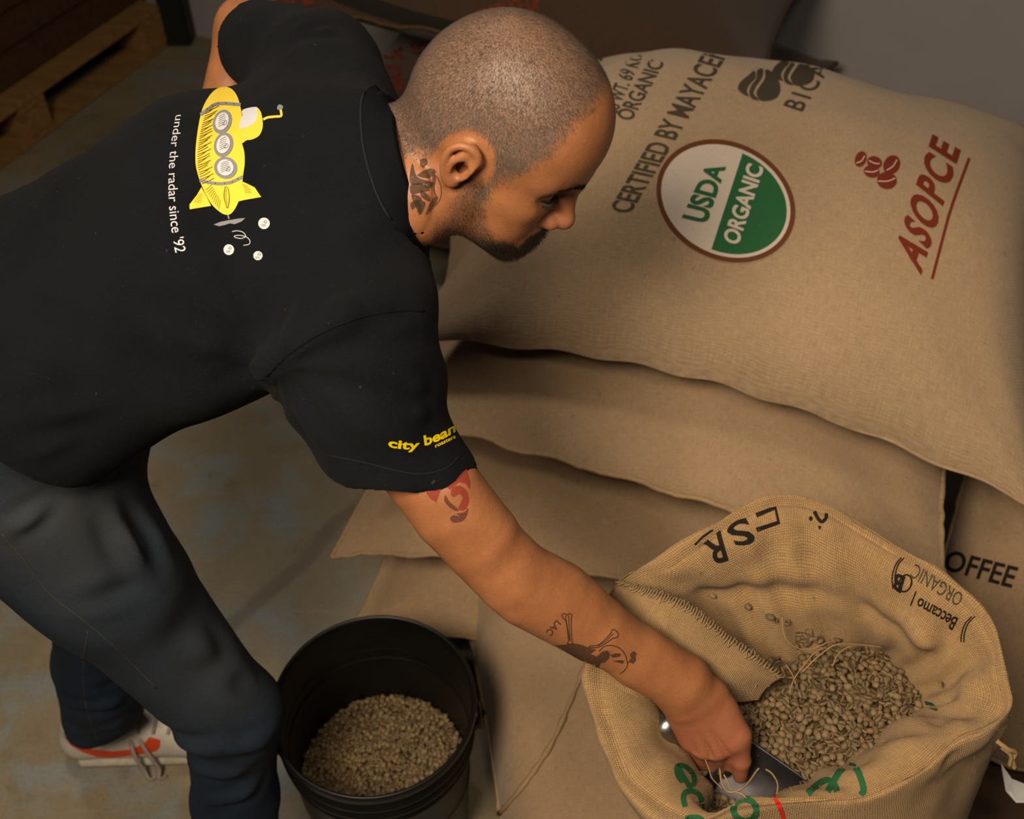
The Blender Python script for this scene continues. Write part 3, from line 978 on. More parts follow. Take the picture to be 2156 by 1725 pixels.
mesh_obj('wire_handle', hv, hf, M['post'], bk)

LV = 0.168
rb_in = 0.1285 + (0.1400 - 0.1285) * (LV / 0.33) - 0.002
def bh(x, y):
    r = math.hypot(x, y)
    return LV + 0.016 * math.exp(-(r / 0.09) ** 2) - 0.010 + 0.006 * math.sin(x * 30 + 1) * math.sin(y * 26)
pv = []; k_ = 40
th = np.linspace(0, 2 * math.pi, 48, endpoint=False)
pv = [(0, 0, bh(0, 0) - 0.004)] + [(r * math.cos(t), r * math.sin(t), bh(r * math.cos(t), r * math.sin(t)) - 0.005) for r in (0.03, 0.06, 0.09, 0.115, rb_in + 0.003) for t in th]
pf = [(0, 1 + i, 1 + (i + 1) % 48) for i in range(48)]
for q in range(4):
    for i in range(48): pf.append((1 + q * 48 + i, 1 + (q + 1) * 48 + i, 1 + (q + 1) * 48 + (i + 1) % 48, 1 + q * 48 + (i + 1) % 48))
P1 = scatter(lambda x, y: math.hypot(x, y) < rb_in - 0.004, (-.14, -.14), (.14, .14), 0.0066, 26000)
P2 = scatter(lambda x, y: math.hypot(x, y) < rb_in - 0.004, (-.14, -.14), (.14, .14), 0.0074, 12000)
pos = np.array([(x, y, bh(x, y) + 0.0025 + rng.normal(0, .0008)) for x, y in P1] + [(x, y, bh(x, y) - 0.0015) for x, y in P2])
bm_ = bean_mass('coffee_beans', pos + BC0, rand_rot(len(pos)), rng.normal(0.0105, 0.0007, len(pos)))
tag(bm_, 'pale green unroasted coffee beans lying inside the black bucket', 'beans', kind='stuff')
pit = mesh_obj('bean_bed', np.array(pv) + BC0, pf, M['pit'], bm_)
# ------------------------------------------------------------------ the man: skeleton
def cv(x, y, z):  # view-aligned direction measured on the photo -> room direction
    return RX * x + UP * y - FW * z
_c, _s = math.cos(math.radians(6.5)), math.sin(math.radians(6.5))
def tw(x, y, z): return cv(x * _c + y * _s, -x * _s + y * _c, z)
HF = unit(tw(0.86, -0.50, -0.126))
HU = tw(0.43, 0.575, 0.69); HU = unit(HU - HF * (HU @ HF))
HLf = np.cross(HU, HF)          # head's left
HO = P(1038, 282, 1.09)
HS = 0.915
HA = np.stack([HF, HLf, HU])
def H(x, y, z): return HO + HS * (HF * x + HLf * y + HU * z)
def hell(c, r, rot=None):
    A = HA if rot is None else np.asarray(rot) @ HA
    return Ell(H(*c), np.asarray(r) * HS, A)
def hcone(a, b, ra, rb): return Cone(H(*a), H(*b), ra * HS, rb * HS)
def roty(d):
    c, s = math.cos(math.radians(d)), math.sin(math.radians(d)); return np.array(((c, 0, s), (0, 1, 0), (-s, 0, c)))
def rotz(d):
    c, s = math.cos(math.radians(d)), math.sin(math.radians(d)); return np.array(((c, s, 0), (-s, c, 0), (0, 0, 1)))

SHO = unit((-0.20, 0.94, 0.17))              # right shoulder -> left shoulder
HEM = P(-60, 800, 1.265); WAI = P(45, 722, 1.25); MID = P(430, 520, 1.195); UPR = P(680, 415, 1.165)
JR = P(772, 690, 1.075); JL = P(672, 150, 1.285)
ELB = P(1080, 1217, 1.160); WR = P(1432, 1436, 1.244)
NB = P(765, 378, 1.135)
ARM = [P(815, 800, 1.088), P(886, 985, 1.114), P(951, 1075, 1.127), P(1010, 1140, 1.142), ELB, P(1168, 1262, 1.188), P(1256, 1325, 1.207), P(1345, 1383, 1.226), WR]
ARR = [0.0390, 0.0402, 0.0400, 0.0392, 0.0378, 0.0405, 0.0362, 0.0295, 0.0275]
EL2 = P(526, 66, 1.46); WL = np.array((-0.402, 1.172, 0.983))

# ------------------------------------------------------------------ body surface
B = Field()
# skull and face
B.add(hell((0.000, 0, 0.040), (0.098, 0.0765, 0.096)), 0.01)
B.add(hell((0.040, 0, 0.050), (0.060, 0.064, 0.066)), 0.03)
B.add(hell((-0.035, 0, 0.012), (0.060, 0.066, 0.062)), 0.03)
B.add(hell((0.044, 0, -0.028), (0.050, 0.055, 0.074)), 0.03)
for s in (-1, 1):
    B.add(hcone((0.010, s * 0.047, -0.058), (0.080, s * 0.012, -0.093), 0.017, 0.016), 0.025)
    B.add(hcone((0.006, s * 0.055, -0.005), (0.010, s * 0.049, -0.058), 0.016, 0.016), 0.02)
    B.add(hell((0.056, s * 0.043, -0.018), (0.028, 0.019, 0.018)), 0.02)
    B.add(hell((0.062, s * 0.030, -0.050), (0.026, 0.024, 0.026)), 0.02)
    B.add(hcone((0.089, s * 0.010, 0.024), (0.070, s * 0.044, 0.027), 0.0115, 0.010), 0.018)
B.add(hell((0.080, 0, -0.092), (0.0185, 0.022, 0.0175)), 0.015)
B.add(hell((0.050, 0, -0.068), (0.046, 0.042, 0.040)), 0.02)
B.add(hell((0.086, 0, -0.066), (0.018, 0.026, 0.022)), 0.015)
for s in (-1, 1):
    B.sub(hell((0.093, s * 0.033, 0.006), (0.016, 0.019, 0.0115)), 0.014)
    B.add(hell((0.0745, s * 0.032, 0.004), (0.0135, 0.0150, 0.0135)), 0.003)
    # folded upper lid, lower lid pouch
    B.add(hcone((0.0865, s * 0.020, 0.0085), (0.079, s * 0.046, 0.0075), 0.0035, 0.003), 0.004)
    B.add(hcone((0.084, s * 0.022, -0.0105), (0.074, s * 0.046, -0.009), 0.005, 0.004), 0.010)
# nose
B.add(hcone((0.093, 0, 0.016), (0.1125, 0, -0.027), 0.0075, 0.0105), 0.014)
B.add(hell((0.112, 0, -0.0305), (0.0125, 0.0115, 0.0105)), 0.008)
for s in (-1, 1):
    B.add(hell((0.1005, s * 0.0145, -0.0345), (0.0125, 0.0080, 0.0092)), 0.005)
    B.sub(hell((0.104, s * 0.0075, -0.0435), (0.0065, 0.0035, 0.004)), 0.004)
# lips
B.add(hcone((0.099, -0.010, -0.0625), (0.099, 0.010, -0.0625), 0.0062, 0.0062), 0.007)
for s in (-1, 1): B.add(hcone((0.099, s * 0.008, -0.0625), (0.087, s * 0.026, -0.0675), 0.0058, 0.003), 0.006)
B.add(hcone((0.0975, -0.010, -0.0755), (0.0975, 0.010, -0.0755), 0.0065, 0.0065), 0.007)
for s in (-1, 1): B.add(hcone((0.0965, s * 0.008, -0.0755), (0.086, s * 0.025, -0.069), 0.006, 0.003), 0.006)
B.sub(hcone((0.106, 0, -0.0690), (0.090, 0.027, -0.0690), 0.0018, 0.001), 0.003)
B.sub(hcone((0.106, 0, -0.0690), (0.090, -0.027, -0.0690), 0.0018, 0.001), 0.003)
# ears
def ear(s):
    y0 = 0.0755
    def E(x, y, z): return (x * 0.86 - 0.002, s * (y0 + y * 0.9), z * 0.86 + 0.002)
    B.sub(hell((0.0, s * 0.083, 0.0), (0.020, 0.010, 0.026), roty(-10)), 0.004)
    hel = [(0.012, 0.001, 0.004), (0.013, 0.006, 0.016), (0.008, 0.011, 0.027), (-0.003, 0.014, 0.0325), (-0.015, 0.016, 0.029), (-0.0225, 0.0175, 0.018), (-0.0225, 0.0175, 0.004), (-0.018, 0.015, -0.010), (-0.011, 0.012, -0.020), (-0.003, 0.008, -0.0255)]
    hp = catmull(hel, 22)
    rr = np.interp(np.linspace(0, 1, 22), [0, .3, .6, 1], [0.0030, 0.0036, 0.0034, 0.0048])
    for i in range(21): B.add(hcone(E(*hp[i]), E(*hp[i + 1]), rr[i], rr[i + 1]), 0.0025)
    # back sheet of the ear
    B.add(hell(E(-0.006, 0.0075, 0.006), (0.0185, 0.0042, 0.0255), rotz(s * 22) @ roty(-8)), 0.004)
    ant = catmull([(0.004, 0.0085, 0.020), (-0.006, 0.0125, 0.017), (-0.0125, 0.0150, 0.006), (-0.0105, 0.0140, -0.006), (-0.004, 0.0110, -0.0125)], 12)
    for i in range(11): B.add(hcone(E(*ant[i]), E(*ant[i + 1]), 0.0034, 0.0034), 0.003)
    ant = catmull([(-0.010, 0.0140, 0.012), (-0.006, 0.0128, 0.022), (0.0, 0.0105, 0.026)], 6)
    for i in range(5): B.add(hcone(E(*ant[i]), E(*ant[i + 1]), 0.003, 0.003), 0.003)
    B.sub(hell(E(-0.001, 0.0105, -0.001), (0.0080, 0.0075, 0.0105), roty(-12)), 0.004)
    B.add(hcone(E(0.0095, 0.0045, 0.001), E(0.0065, 0.0080, -0.008), 0.0042, 0.0040), 0.003)
    B.add(hell(E(-0.0025, 0.0085, -0.0205), (0.0085, 0.0048, 0.0085)), 0.005)
    B.add(hcone(E(0.008, 0.0035, 0.008), E(-0.002, 0.0075, 0.007), 0.0028, 0.0020), 0.002)
ear(-1); ear(1)
# neck and trunk core
NK = H(-0.030, 0, -0.040)
B.add(Cone(NB, NK, 0.057, 0.054), 0.025)
B.add(Cone(H(0.002, -0.012, -0.050), P(868, 420, 1.105), 0.034, 0.046), 0.03)
B.add(Cone(P(700, 400, 1.15), NB, 0.065, 0.057), 0.02)
B.chain([HEM + (UPR - HEM) * 0.0, WAI, MID, P(700, 400, 1.15)], [0.07, 0.075, 0.075, 0.075], 0.04)
B.add(Cone(P(720, 400, 1.15), JR, 0.045, 0.045), 0.02); B.add(Cone(P(720, 380, 1.15), JL, 0.045, 0.045), 0.02)
# right arm
B.add(Cone(JR, ARM[0], 0.042, ARR[0]), 0.01)
for i in range(len(ARM) - 1): B.add(Cone(ARM[i], ARM[i + 1], ARR[i], ARR[i + 1]), 0.002)
B.add(Cone(P(950, 1030, 1.105), P(1030, 1120, 1.125), 0.024, 0.018), 0.03)       # biceps
B.add(Cone(P(1085, 1180, 1.145), P(1215, 1270, 1.195), 0.020, 0.020), 0.02)     # brachioradialis
B.add(Cone(P(1095, 1275, 1.160), P(1220, 1340, 1.205), 0.019, 0.016), 0.012)     # flexor mass
# left arm
B.add(Cone(JL, EL2, 0.05, 0.040), 0.02); B.add(Cone(EL2, WL, 0.041, 0.027), 0.02)
lh = unit(WL - EL2)
B.add(Ell(WL + lh * 0.05, (0.04, 0.035, 0.022)), 0.02)
for k in range(4):
    q = WL + lh * 0.085 + SHO * (k - 1.5) * 0.02
    B.chain([q, q + lh * 0.035 - E3 * 0.012, q + lh * 0.055 - E3 * 0.035], [0.0095, 0.0085, 0.007], 0.004)
B.chain([WL + lh * 0.02 - SHO * 0.025, WL + lh * 0.05 - SHO * 0.05, WL + lh * 0.075 - SHO * 0.055], [0.014, 0.011, 0.009], 0.006)
# right hand, closed round the scoop's handle
MCP = [P(1538, 1563, 1.265), P(1511, 1577, 1.270), P(1479, 1575, 1.276), P(1452, 1557, 1.282)]
PIP = [P(1538, 1606, 1.300), P(1510, 1612, 1.308), P(1478, 1604, 1.310), P(1450, 1586, 1.310)]
DIP = [P(1526, 1597, 1.324), P(1500, 1600, 1.332), P(1470, 1592, 1.334), P(1444, 1574, 1.330)]
TIP = [P(1514, 1575, 1.332), P(1488, 1578, 1.340), P(1459, 1572, 1.341), P(1435, 1556, 1.336)]
FR = [(0.0118, 0.0102, 0.0090, 0.0078), (0.0120, 0.0104, 0.0092, 0.0080), (0.0113, 0.0098, 0.0086, 0.0075), (0.0100, 0.0086, 0.0076, 0.0066)]
wax = unit(P(1478, 1400, 1.238) - P(1385, 1462, 1.238))
B.add(ECone(ARM[-2], WR, 0.0315, 0.027, 0.0285, 0.0225, wax), 0.015)
B.add(ECone(WR, P(1462, 1475, 1.250), 0.0285, 0.0215, 0.031, 0.020, wax), 0.015)
for i in range(4):
    st = WR + (P(1500, 1430, 1.241) - WR) * (0.35 - 0.28 * i)
    B.add(Cone(st, MCP[i], 0.0150, FR[i][0] * 0.98), 0.012)
B.add(Cone(P(1480, 1500, 1.270), P(1495, 1548, 1.283), 0.022, 0.020), 0.016)
B.add(Cone(P(1440, 1500, 1.273), P(1455, 1545, 1.290), 0.016, 0.014), 0.014)
for i in range(4):
    B.add(Cone(MCP[i], PIP[i], FR[i][0], FR[i][1]), 0.0035)
    B.add(Cone(PIP[i], DIP[i], FR[i][1], FR[i][2]), 0.0025)
    B.add(Cone(DIP[i], TIP[i], FR[i][2], FR[i][3]), 0.0025)
TH = [P(1505, 1462, 1.256), P(1557, 1548, 1.260), P(1561, 1602, 1.278), P(1558, 1634, 1.292)]
B.add(Cone(TH[0], TH[1], 0.0150, 0.0122), 0.014)
B.add(Cone(TH[1], TH[2], 0.0118, 0.0105), 0.006)
B.add(Cone(TH[2], TH[3], 0.0103, 0.0084), 0.004)
B.add(Cone(P(1520, 1500, 1.263), P(1552, 1558, 1.270), 0.016, 0.010), 0.012)    # web
for i in range(3):                                                               # tendons and the valleys between knuckles
    a = (MCP[i] + MCP[i + 1]) / 2
    B.sub(Cone(a - FW * 0.0115 + UP * -0.004, a - FW * 0.0125 + (WR - a) * 0.32, 0.0040, 0.0015), 0.006)
for i in range(4):
    B.add(Cone(WR + (MCP[i] - WR) * 0.40 - FW * 0.0105, MCP[i] - FW * 0.0045, 0.0030, 0.0085), 0.006)
lo_ = np.minimum(np.minimum(HEM, ELB), np.minimum(WR, HO)) - 0.25; hi_ = np.maximum(np.maximum(HO, EL2), np.maximum(WR, WL)) + 0.25
BVt, BFc = surface_nets(B, lo_, hi_, 0.0018)
BVt = relax(BVt, BFc, 2, 0.4)
LH = (BVt - HO) @ HA.T / HS             # head coordinates of every body vertex
x_, y_, z_ = LH[:, 0], LH[:, 1], LH[:, 2]
def sst(a, b, x): t = np.clip((x - a) / (b - a), 0, 1); return t * t * (3 - 2 * t)
inhead = (np.abs(LH) < np.array((0.14, 0.105, 0.16))).all(1)
wob = vnoise(LH * 90) * 0.004 + vnoise(LH * 220) * 0.003
xb = np.interp(z_, [-0.02, 0.0, 0.02, 0.045, 0.08, 0.13], [0.030, 0.031, 0.036, 0.050, 0.056, 0.060])
zb = np.interp(x_, [-0.10, -0.06, -0.035, -0.024, 0.016, 0.024], [-0.052, -0.040, -0.014, 0.026, 0.034, -0.03])
earm = ((x_ + 0.004) / 0.030) ** 2 + ((z_ - 0.003) / 0.040) ** 2
scalp = sst(0.011, -0.009, x_ - xb + wob) * sst(-0.010, 0.012, z_ - zb + wob) * np.where((np.abs(y_) > 0.05), sst(0.85, 1.25, earm), 1) * inhead * (z_ > -0.060) * (x_ > -0.112 - 0.5 * np.clip(-z_, 0, 1) * 0)
# beard: below a line from the sideburn to the corner of the mouth
zc = np.interp(x_, [0.008, 0.020, 0.034, 0.055, 0.080, 0.10], [-0.010, 0.004, -0.030, -0.058, -0.066, -0.070])
bd = sst(0.006, -0.006, z_ - zc + wob) * sst(0.000, 0.016, x_ + 0.10 * (z_ + 0.03)) * sst(-0.150, -0.115, z_ - 0.25 * (x_ - 0.08))
mous = sst(0.004, 0.0, np.abs(z_ + 0.0575 + 0.10 * np.abs(y_) * 2.0) - 0.0085) * sst(0.074, 0.082, x_) * sst(0.036, 0.028, np.abs(y_))
chin = sst(-0.082, -0.092, z_) * sst(0.05, 0.07, x_)
beard = np.clip(np.maximum(bd * (0.50 + 0.5 * sst(0.03, 0.075, x_) * sst(-0.06, -0.09, z_)), mous) * inhead, 0, 1)
red = np.exp(-((LH - np.array((0.108, 0, -0.031))) ** 2).sum(1) / 0.018 ** 2) * inhead
red = np.maximum(red, sst(0.10, 0.04, np.linalg.norm(BVt - MCP[1], axis=1)) * 0.85)
red = np.maximum(red, sst(0.012, 0.0, np.linalg.norm((LH - np.array((0.099, 0, -0.0755))) * np.array((1, 0.4, 1.5)), axis=1)) * inhead)
man = empty('person', PZ(30, 980, 0.0))
tag(man, 'bearded man with cropped hair in black t-shirt and jeans, bending over the open sack', 'person')
body = mesh_obj('body', BVt, BFc, M['skin'], man, attrs={'scalp': scalp, 'beard': beard, 'red': red})
body['label'] = 'brown skin: shaved head, neck, arms and hands'
TB = bvh(BVt, BFc)
BN = vnormals(BVt, BFc)

# ------------------------------------------------------------------ cropped hair, beard, brows, lashes
def hairs(name, mask, dens, ln, wd, mat, flow, lean, jit=0.5, mod=None):
    a = np.linalg.norm(np.cross(BVt[BFc[:, 2]] - BVt[BFc[:, 0]], BVt[BFc[:, 3]] - BVt[BFc[:, 1]]), axis=1) / 2
    mf = mask[BFc].mean(1)
    n = rng.poisson(a * mf * dens)
    fi = np.repeat(np.arange(len(BFc)), n)
    u, v = rng.random(len(fi))[:, None], rng.random(len(fi))[:, None]
    q = BFc[fi]
    p = (BVt[q[:, 0]] * (1 - u) + BVt[q[:, 1]] * u) * (1 - v) + (BVt[q[:, 3]] * (1 - u) + BVt[q[:, 2]] * u) * v
    nn = BN[q[:, 0]]
    d = flow(p)
    d = d + rng.normal(0, jit, d.shape)
    d = d - nn * (d * nn).sum(1, keepdims=True); d /= np.linalg.norm(d, axis=1, keepdims=True) + 1e-9
    dr = nn * math.cos(lean) + d * math.sin(lean)
    L = ln * rng.uniform(0.6, 1.25, len(p))[:, None]
    if mod is not None: L = L * mod(p)[:, None]
    sd = np.cross(dr, nn); sd /= np.linalg.norm(sd, axis=1, keepdims=True) + 1e-9
    V = np.stack([p - sd * wd / 2 - nn * 0.0006, p + sd * wd / 2 - nn * 0.0006, p + dr * L], 1).reshape(-1, 3)
    F = np.arange(len(V)).reshape(-1, 3)
    o = mesh_obj(name, V, F, mat, man, smooth=False)
    o['kind'] = 'stuff'
    return o
crown = H(-0.045, -0.004, 0.118)
def flow_scalp(p):
    d = p - crown
    d /= np.linalg.norm(d, axis=1, keepdims=True)
    return d + np.cross(d, HU) * 0.35 + HF * 0.25
hairs('hair', scalp, 1.15e6, 0.0036, 0.00034, M['hair'], flow_scalp, math.radians(62), 0.25)
hairs('beard', beard, 9.0e5, 0.0048, 0.00036, M['beard'], lambda p: np.tile(-HU + HF * 0.35, (len(p), 1)), math.radians(58), 0.35,
      mod=lambda p: 0.6 + 1.0 * np.clip(((p - HO) @ HF - 0.055) / 0.03, 0, 1))
bz = np.interp(np.abs(y_), [0.010, 0.030, 0.050], [0.027, 0.033, 0.028])
brow = sst(0.0045, 0.0015, np.abs(z_ - bz)) * (np.abs(y_) > 0.010) * (np.abs(y_) < 0.050) * (x_ > 0.05) * inhead
hairs('eyebrow', brow.astype(float), 3.2e6, 0.0075, 0.00045, M['beard'], lambda p: np.sign((p - HO) @ HLf)[:, None] * HLf - 0.35 * HU, math.radians(66), 0.25)
lash = []
for s in (-1, 1):
    pth = catmull([H(0.0885, s * 0.019, 0.0045), H(0.0905, s * 0.028, 0.0010), H(0.0885, s * 0.038, 0.0000), H(0.080, s * 0.047, 0.0035)], 18)
    lash.append(tube_geo(pth, 0.0010, 5))
    for k in range(1, 17):
        b0 = pth[k]; tipp = b0 + HF * 0.0070 - HU * 0.0045 + HLf * s * (k - 8) * 0.00025
        lash.append(tube_geo([b0, (b0 + tipp) / 2 - HU * 0.001, tipp], [0.0004, 0.0003, 0.0001], 4))
lv, lf = join_geo(lash)
mesh_obj('eyelashes', lv, lf, M['beard'], man)['kind'] = 'stuff'
# ------------------------------------------------------------------ t-shirt
SH = Field()
SH.add(ECone(HEM, WAI, 0.190, 0.130, 0.188, 0.120, SHO), 0.02)
SH.add(ECone(WAI, MID, 0.188, 0.120, 0.186, 0.112, SHO), 0.04)
SH.add(ECone(MID, UPR, 0.186, 0.112, 0.170, 0.092, SHO), 0.04)
SH.add(Cone(UPR, P(735, 400, 1.140), 0.092, 0.074), 0.04)
SH.add(Cone(P(745, 430, 1.135), JR, 0.066, 0.064), 0.05)
SH.add(Cone(P(745, 350, 1.155), JL, 0.066, 0.062), 0.05)
SLE = P(832, 1000, 1.120)
SH.add(ECone(JR, P(788, 820, 1.088), 0.066, 0.064, 0.066, 0.060, RX), 0.03)
SH.add(ECone(P(785, 820, 1.088), SLE + unit(SLE - JR) * 0.06, 0.065, 0.060, 0.058, 0.054, RX), 0.02)
SLL = P(545, 92, 1.41)
SH.add(Cone(JL, SLL - unit(JL - SLL) * 0.03, 0.064, 0.056), 0.03)
SH.add(Cone(P(640, 765, 1.095), P(735, 950, 1.115), 0.040, 0.026), 0.03)
# folds
def fold(a, b, r, k=0.03): SH.add(Cone(a, b, r, r * 0.6), k)
for (a, b, c) in (((560, 770, 1.045), (720, 660, 1.005), 0.012), ((770, 250, 1.11), (700, 330, 1.085), 0.010),
                  ):
    fold(P(*a), P(*b), c)
# hems: open sleeve, open bottom
class SleeveCut:                # trims only round one sleeve end
    def __init__(s, c, n, r): s.c, s.n, s.R, s.r = np.asarray(c, float), unit(n), 1e9, r
    def d(s, p):
        q = p - s.c
        return np.minimum(q @ s.n, s.r - np.linalg.norm(q - np.outer(q @ s.n, s.n), axis=1))
def trim(c, n, r): SH.cut(SleeveCut(c, n, r), 0.003)
CN = P(880, 362, 1.112); nax = unit(cv(0.955, 0.25, 0.16))
SH.add(Cone(P(745, 385, 1.14), CN - nax * 0.050, 0.074, 0.066), 0.04)
for i in range(1): SH.add(Cone(ARM[0], ARM[1] + (ARM[2] - ARM[1]) * 0.6, 0.0440, 0.0432), 0.006)
sax = unit(cv(-0.07, -0.86, -0.50))
trim(P(840, 972, 1.115), sax, 0.16)
lax = unit(SLL - JL)
trim(SLL, lax, 0.12)
SH.sub(Cone(SLL - lax * 0.05, SLL + lax * 0.05, 0.046, 0.052), 0.004)
trim(CN - nax * 0.014, nax, 0.085)
hemn = unit(HEM - WAI)
hem_c = (P(240, 985, 1.13) + P(0, 1030, 1.17)) / 2
SH.cut(Half(hem_c, unit(hemn * 0.75 - UP * 0.55)), 0.003)
SVt, SFc = surface_nets(SH, HEM - 0.45, np.maximum(JR, JL) + 0.4, 0.0034)
SVt = relax(SVt, SFc, 3, 0.5)
SN = vnormals(SVt, SFc)
tx = unit(MID - WAI)
disp = vnoise(SVt * 7) * 0.006 + vnoise(SVt * 17 + 3) * 0.0030 + vnoise(SVt * 40 + 11) * 0.0009
al = np.stack([SVt @ tx * 5, SVt @ SHO * 16, SVt @ np.cross(tx, SHO) * 10], -1)
disp = disp + vnoise(al + 40) * 0.0034
def crease(a, b, wd, amp):
    a, b = P(*a), P(*b); ba = b - a; t = np.clip((SVt - a) @ ba / (ba @ ba), 0, 1)
    q = SVt - a - t[:, None] * ba; r = np.sqrt((q * q).sum(1)); w_ = wd * (1 + 0.25 * vnoise(SVt * 22))
    return amp * (np.exp(-(r / w_) ** 2) - 0.45 * np.exp(-((r - 1.7 * wd) / wd) ** 2)) * np.sin(np.clip(t * 0.9 + 0.05, 0, 1) * math.pi)
for a_, b_, w__, am in (((690, 250, 1.10), (800, 380, 1.08), .012, .006), ((720, 190, 1.13), (800, 330, 1.09), .010, -.005), ((640, 60, 1.22), (560, 140, 1.28), .010, .006), ((700, 60, 1.21), (620, 150, 1.24), .010, .006),
                        ((880, 560, 1.00), (800, 640, 0.99), .012, .006), ((905, 690, 1.02), (800, 700, 1.00), .010, .005), ((60, 560, 1.12), (240, 700, 1.08), .014, .005), ((20, 880, 1.12), (220, 860, 1.08), .012, .006),
                        ((30, 960, 1.12), (260, 905, 1.08), .010, .005), ((560, 790, 1.05), (380, 700, 1.05), .012, .005), ((560, 790, 1.05), (420, 800, 1.06), .010, .006), ((590, 810, 1.06), (700, 950, 1.06), .012, .005),
                        ((850, 800, 1.03), (940, 840, 1.04), .009, .004), ((860, 860, 1.04), (950, 900, 1.05), .008, .004), ((660, 880, 1.07), (760, 970, 1.07), .010, .004)):
    disp = disp + crease(a_, b_, w__, am)
# stretch folds fan from the right armpit and round the sleeve
ap = P(600, 780, 1.06)
dv = SVt - ap; rr_ = np.linalg.norm(dv, axis=1)
an = np.arctan2(dv @ UP, dv @ RX)
disp = disp + np.sin(an * 11 + rr_ * 12) * np.exp(-((rr_ - 0.12) / 0.09) ** 2) * 0.0030
sl = (SVt - JR) @ sax
disp = disp + np.sin(sl * 70 + (SVt @ RX) * 25) * np.exp(-((np.linalg.norm(SVt - P(900, 960, 1.1), axis=1)) / 0.07) ** 2) * 0.0018
SVt = SVt + SN * disp[:, None]
shirt = mesh_obj('t_shirt', SVt, SFc, M['shirt'], man)
shirt['label'] = 'black short-sleeved t-shirt with yellow submarine print on the back'
TS = bvh(SVt, SFc)

def on_surface(tree, pts, lift):
    out = []
    for p in pts:
        h = tree.find_nearest(Vector(p))
        out.append(np.array(h[0] + h[1] * lift) if h[0] is not None else np.asarray(p))
    return np.array(out)
def seam_line(name, pxs, tree, r, mat, parent, n=60, lift=0.0, flat=None):
    pts = []
    for x, y in catmull(pxs, n):
        h = tree.ray_cast(Vector(CAM), Vector(ray(x, y)))
        if h[0] is not None: pts.append(np.array(h[0] + h[1] * lift))
    if len(pts) > 3:
        v, f = tube_geo(pts, r, 6)
        return mesh_obj(name, v, f, mat, parent)
seam_line('shoulder_seam', [(893, 655), (840, 655), (760, 668), (680, 700), (610, 745), (560, 792)], TS, 0.0011, M['rib'], shirt)
seam_line('sleeve_stitch', [(695, 960), (760, 972), (830, 990), (890, 998), (940, 985), (968, 960)], TS, 0.0006, M['shirt_thread'], shirt, lift=0.0002)
# collar: ribbed band round the neck
u1 = unit(np.cross(nax, UP)); u2 = np.cross(nax, u1)
nr = 72
th = np.linspace(0, 2 * math.pi, nr, endpoint=False)
rings = []
for s, rad in ((-0.030, 0.080), (-0.028, 0.080), (-0.014, 0.070), (-0.004, 0.0640), (0.000, 0.0610), (-0.003, 0.0590), (-0.014, 0.0585), (-0.030, 0.0585)):
    rings.append(CN + nax * s + np.outer(np.cos(th), u1) * rad + np.outer(np.sin(th), u2) * rad)
for j, lift in ((0, -0.001), (1, 0.0035), (2, 0.0042)):
    rings[j] = on_surface(TS, rings[j], lift)
cvt = np.stack(rings, 1)
mesh_obj('collar', cvt.reshape(-1, 3), grid_faces(nr, len(rings), True), M['rib'], shirt)
cs = cvt[:, 1]
pyc = 862.5 - FPX * ((cs - CAM) @ UP) / ((cs - CAM) @ FW); facing = ((cs - CN) @ (CAM - CN) > 0) & (pyc < 470)
k_ = int(np.argmax(~facing & np.roll(facing, -1))) + 1
cs = np.roll(cs, -k_, 0)[:int(facing.sum())]
v, f = tube_geo(cs, 0.0013, 6); mesh_obj('collar_stitch', v, f, M['shirt_thread'], shirt)

# ------------------------------------------------------------------ jeans
HR = P(30, 1010, 1.275); HLp = np.array((-0.575, 0.995, 0.917)); PEL = (HR + HLp) / 2
KR = P(488, 1500, 1.535); AR = PZ(500, 1835, 0.075)
KL = np.array((-0.588, 0.955, 0.50)); AL = PZ(212, 1535, 0.10)
J = Field()
J.add(ECone(PEL + E3 * 0.10 + RX * 0.02, PEL, 0.175, 0.135, 0.185, 0.14, HLp - HR), 0.03)
J.add(Cone(HR, KR, 0.100, 0.064), 0.04)
J.add(Cone(HR, P(235, 1215, 1.37), 0.102, 0.082), 0.03)
J.add(Cone(HLp, KL, 0.10, 0.078), 0.05)
J.add(Cone(KR, (KR + AR) / 2, 0.065, 0.058), 0.02); J.add(Cone((KR + AR) / 2, AR, 0.058, 0.062), 0.02)
J.add(Cone(KL, (KL + AL) / 2, 0.074, 0.070), 0.02); J.add(Cone((KL + AL) / 2, AL - E3 * 0.03, 0.070, 0.064), 0.02)
J.cut(Half(AL + E3 * 0.045, -E3 + RX * 0.10), 0.003)
for a in (AR, AL):
    J.sub(Cone(a + E3 * 0.02, a - E3 * 0.15, 0.056, 0.060), 0.003)
JVt, JFc = surface_nets(J, np.array((-1.0, 0.3, 0.0)), np.array((-0.1, 1.4, 1.2)), 0.0042)
JVt = relax(JVt, JFc, 3, 0.5)
JN = vnormals(JVt, JFc)
tr = unit(KR - HR)
d = vnoise(JVt * 8) * 0.006 + vnoise(JVt * 20) * 0.0022
def jcrease(a, b, wd, amp):
    a, b = P(*a), P(*b); ba = b - a; t = np.clip((JVt - a) @ ba / (ba @ ba), 0, 1)
    q = JVt - a - t[:, None] * ba; r = np.sqrt((q * q).sum(1)); w_ = wd * (1 + 0.3 * vnoise(JVt * 20))
    return amp * (np.exp(-(r / w_) ** 2) - 0.55 * np.exp(-((r - 1.8 * wd) / wd) ** 2)) * np.sin(np.clip(t * 0.9 + 0.05, 0, 1) * math.pi)
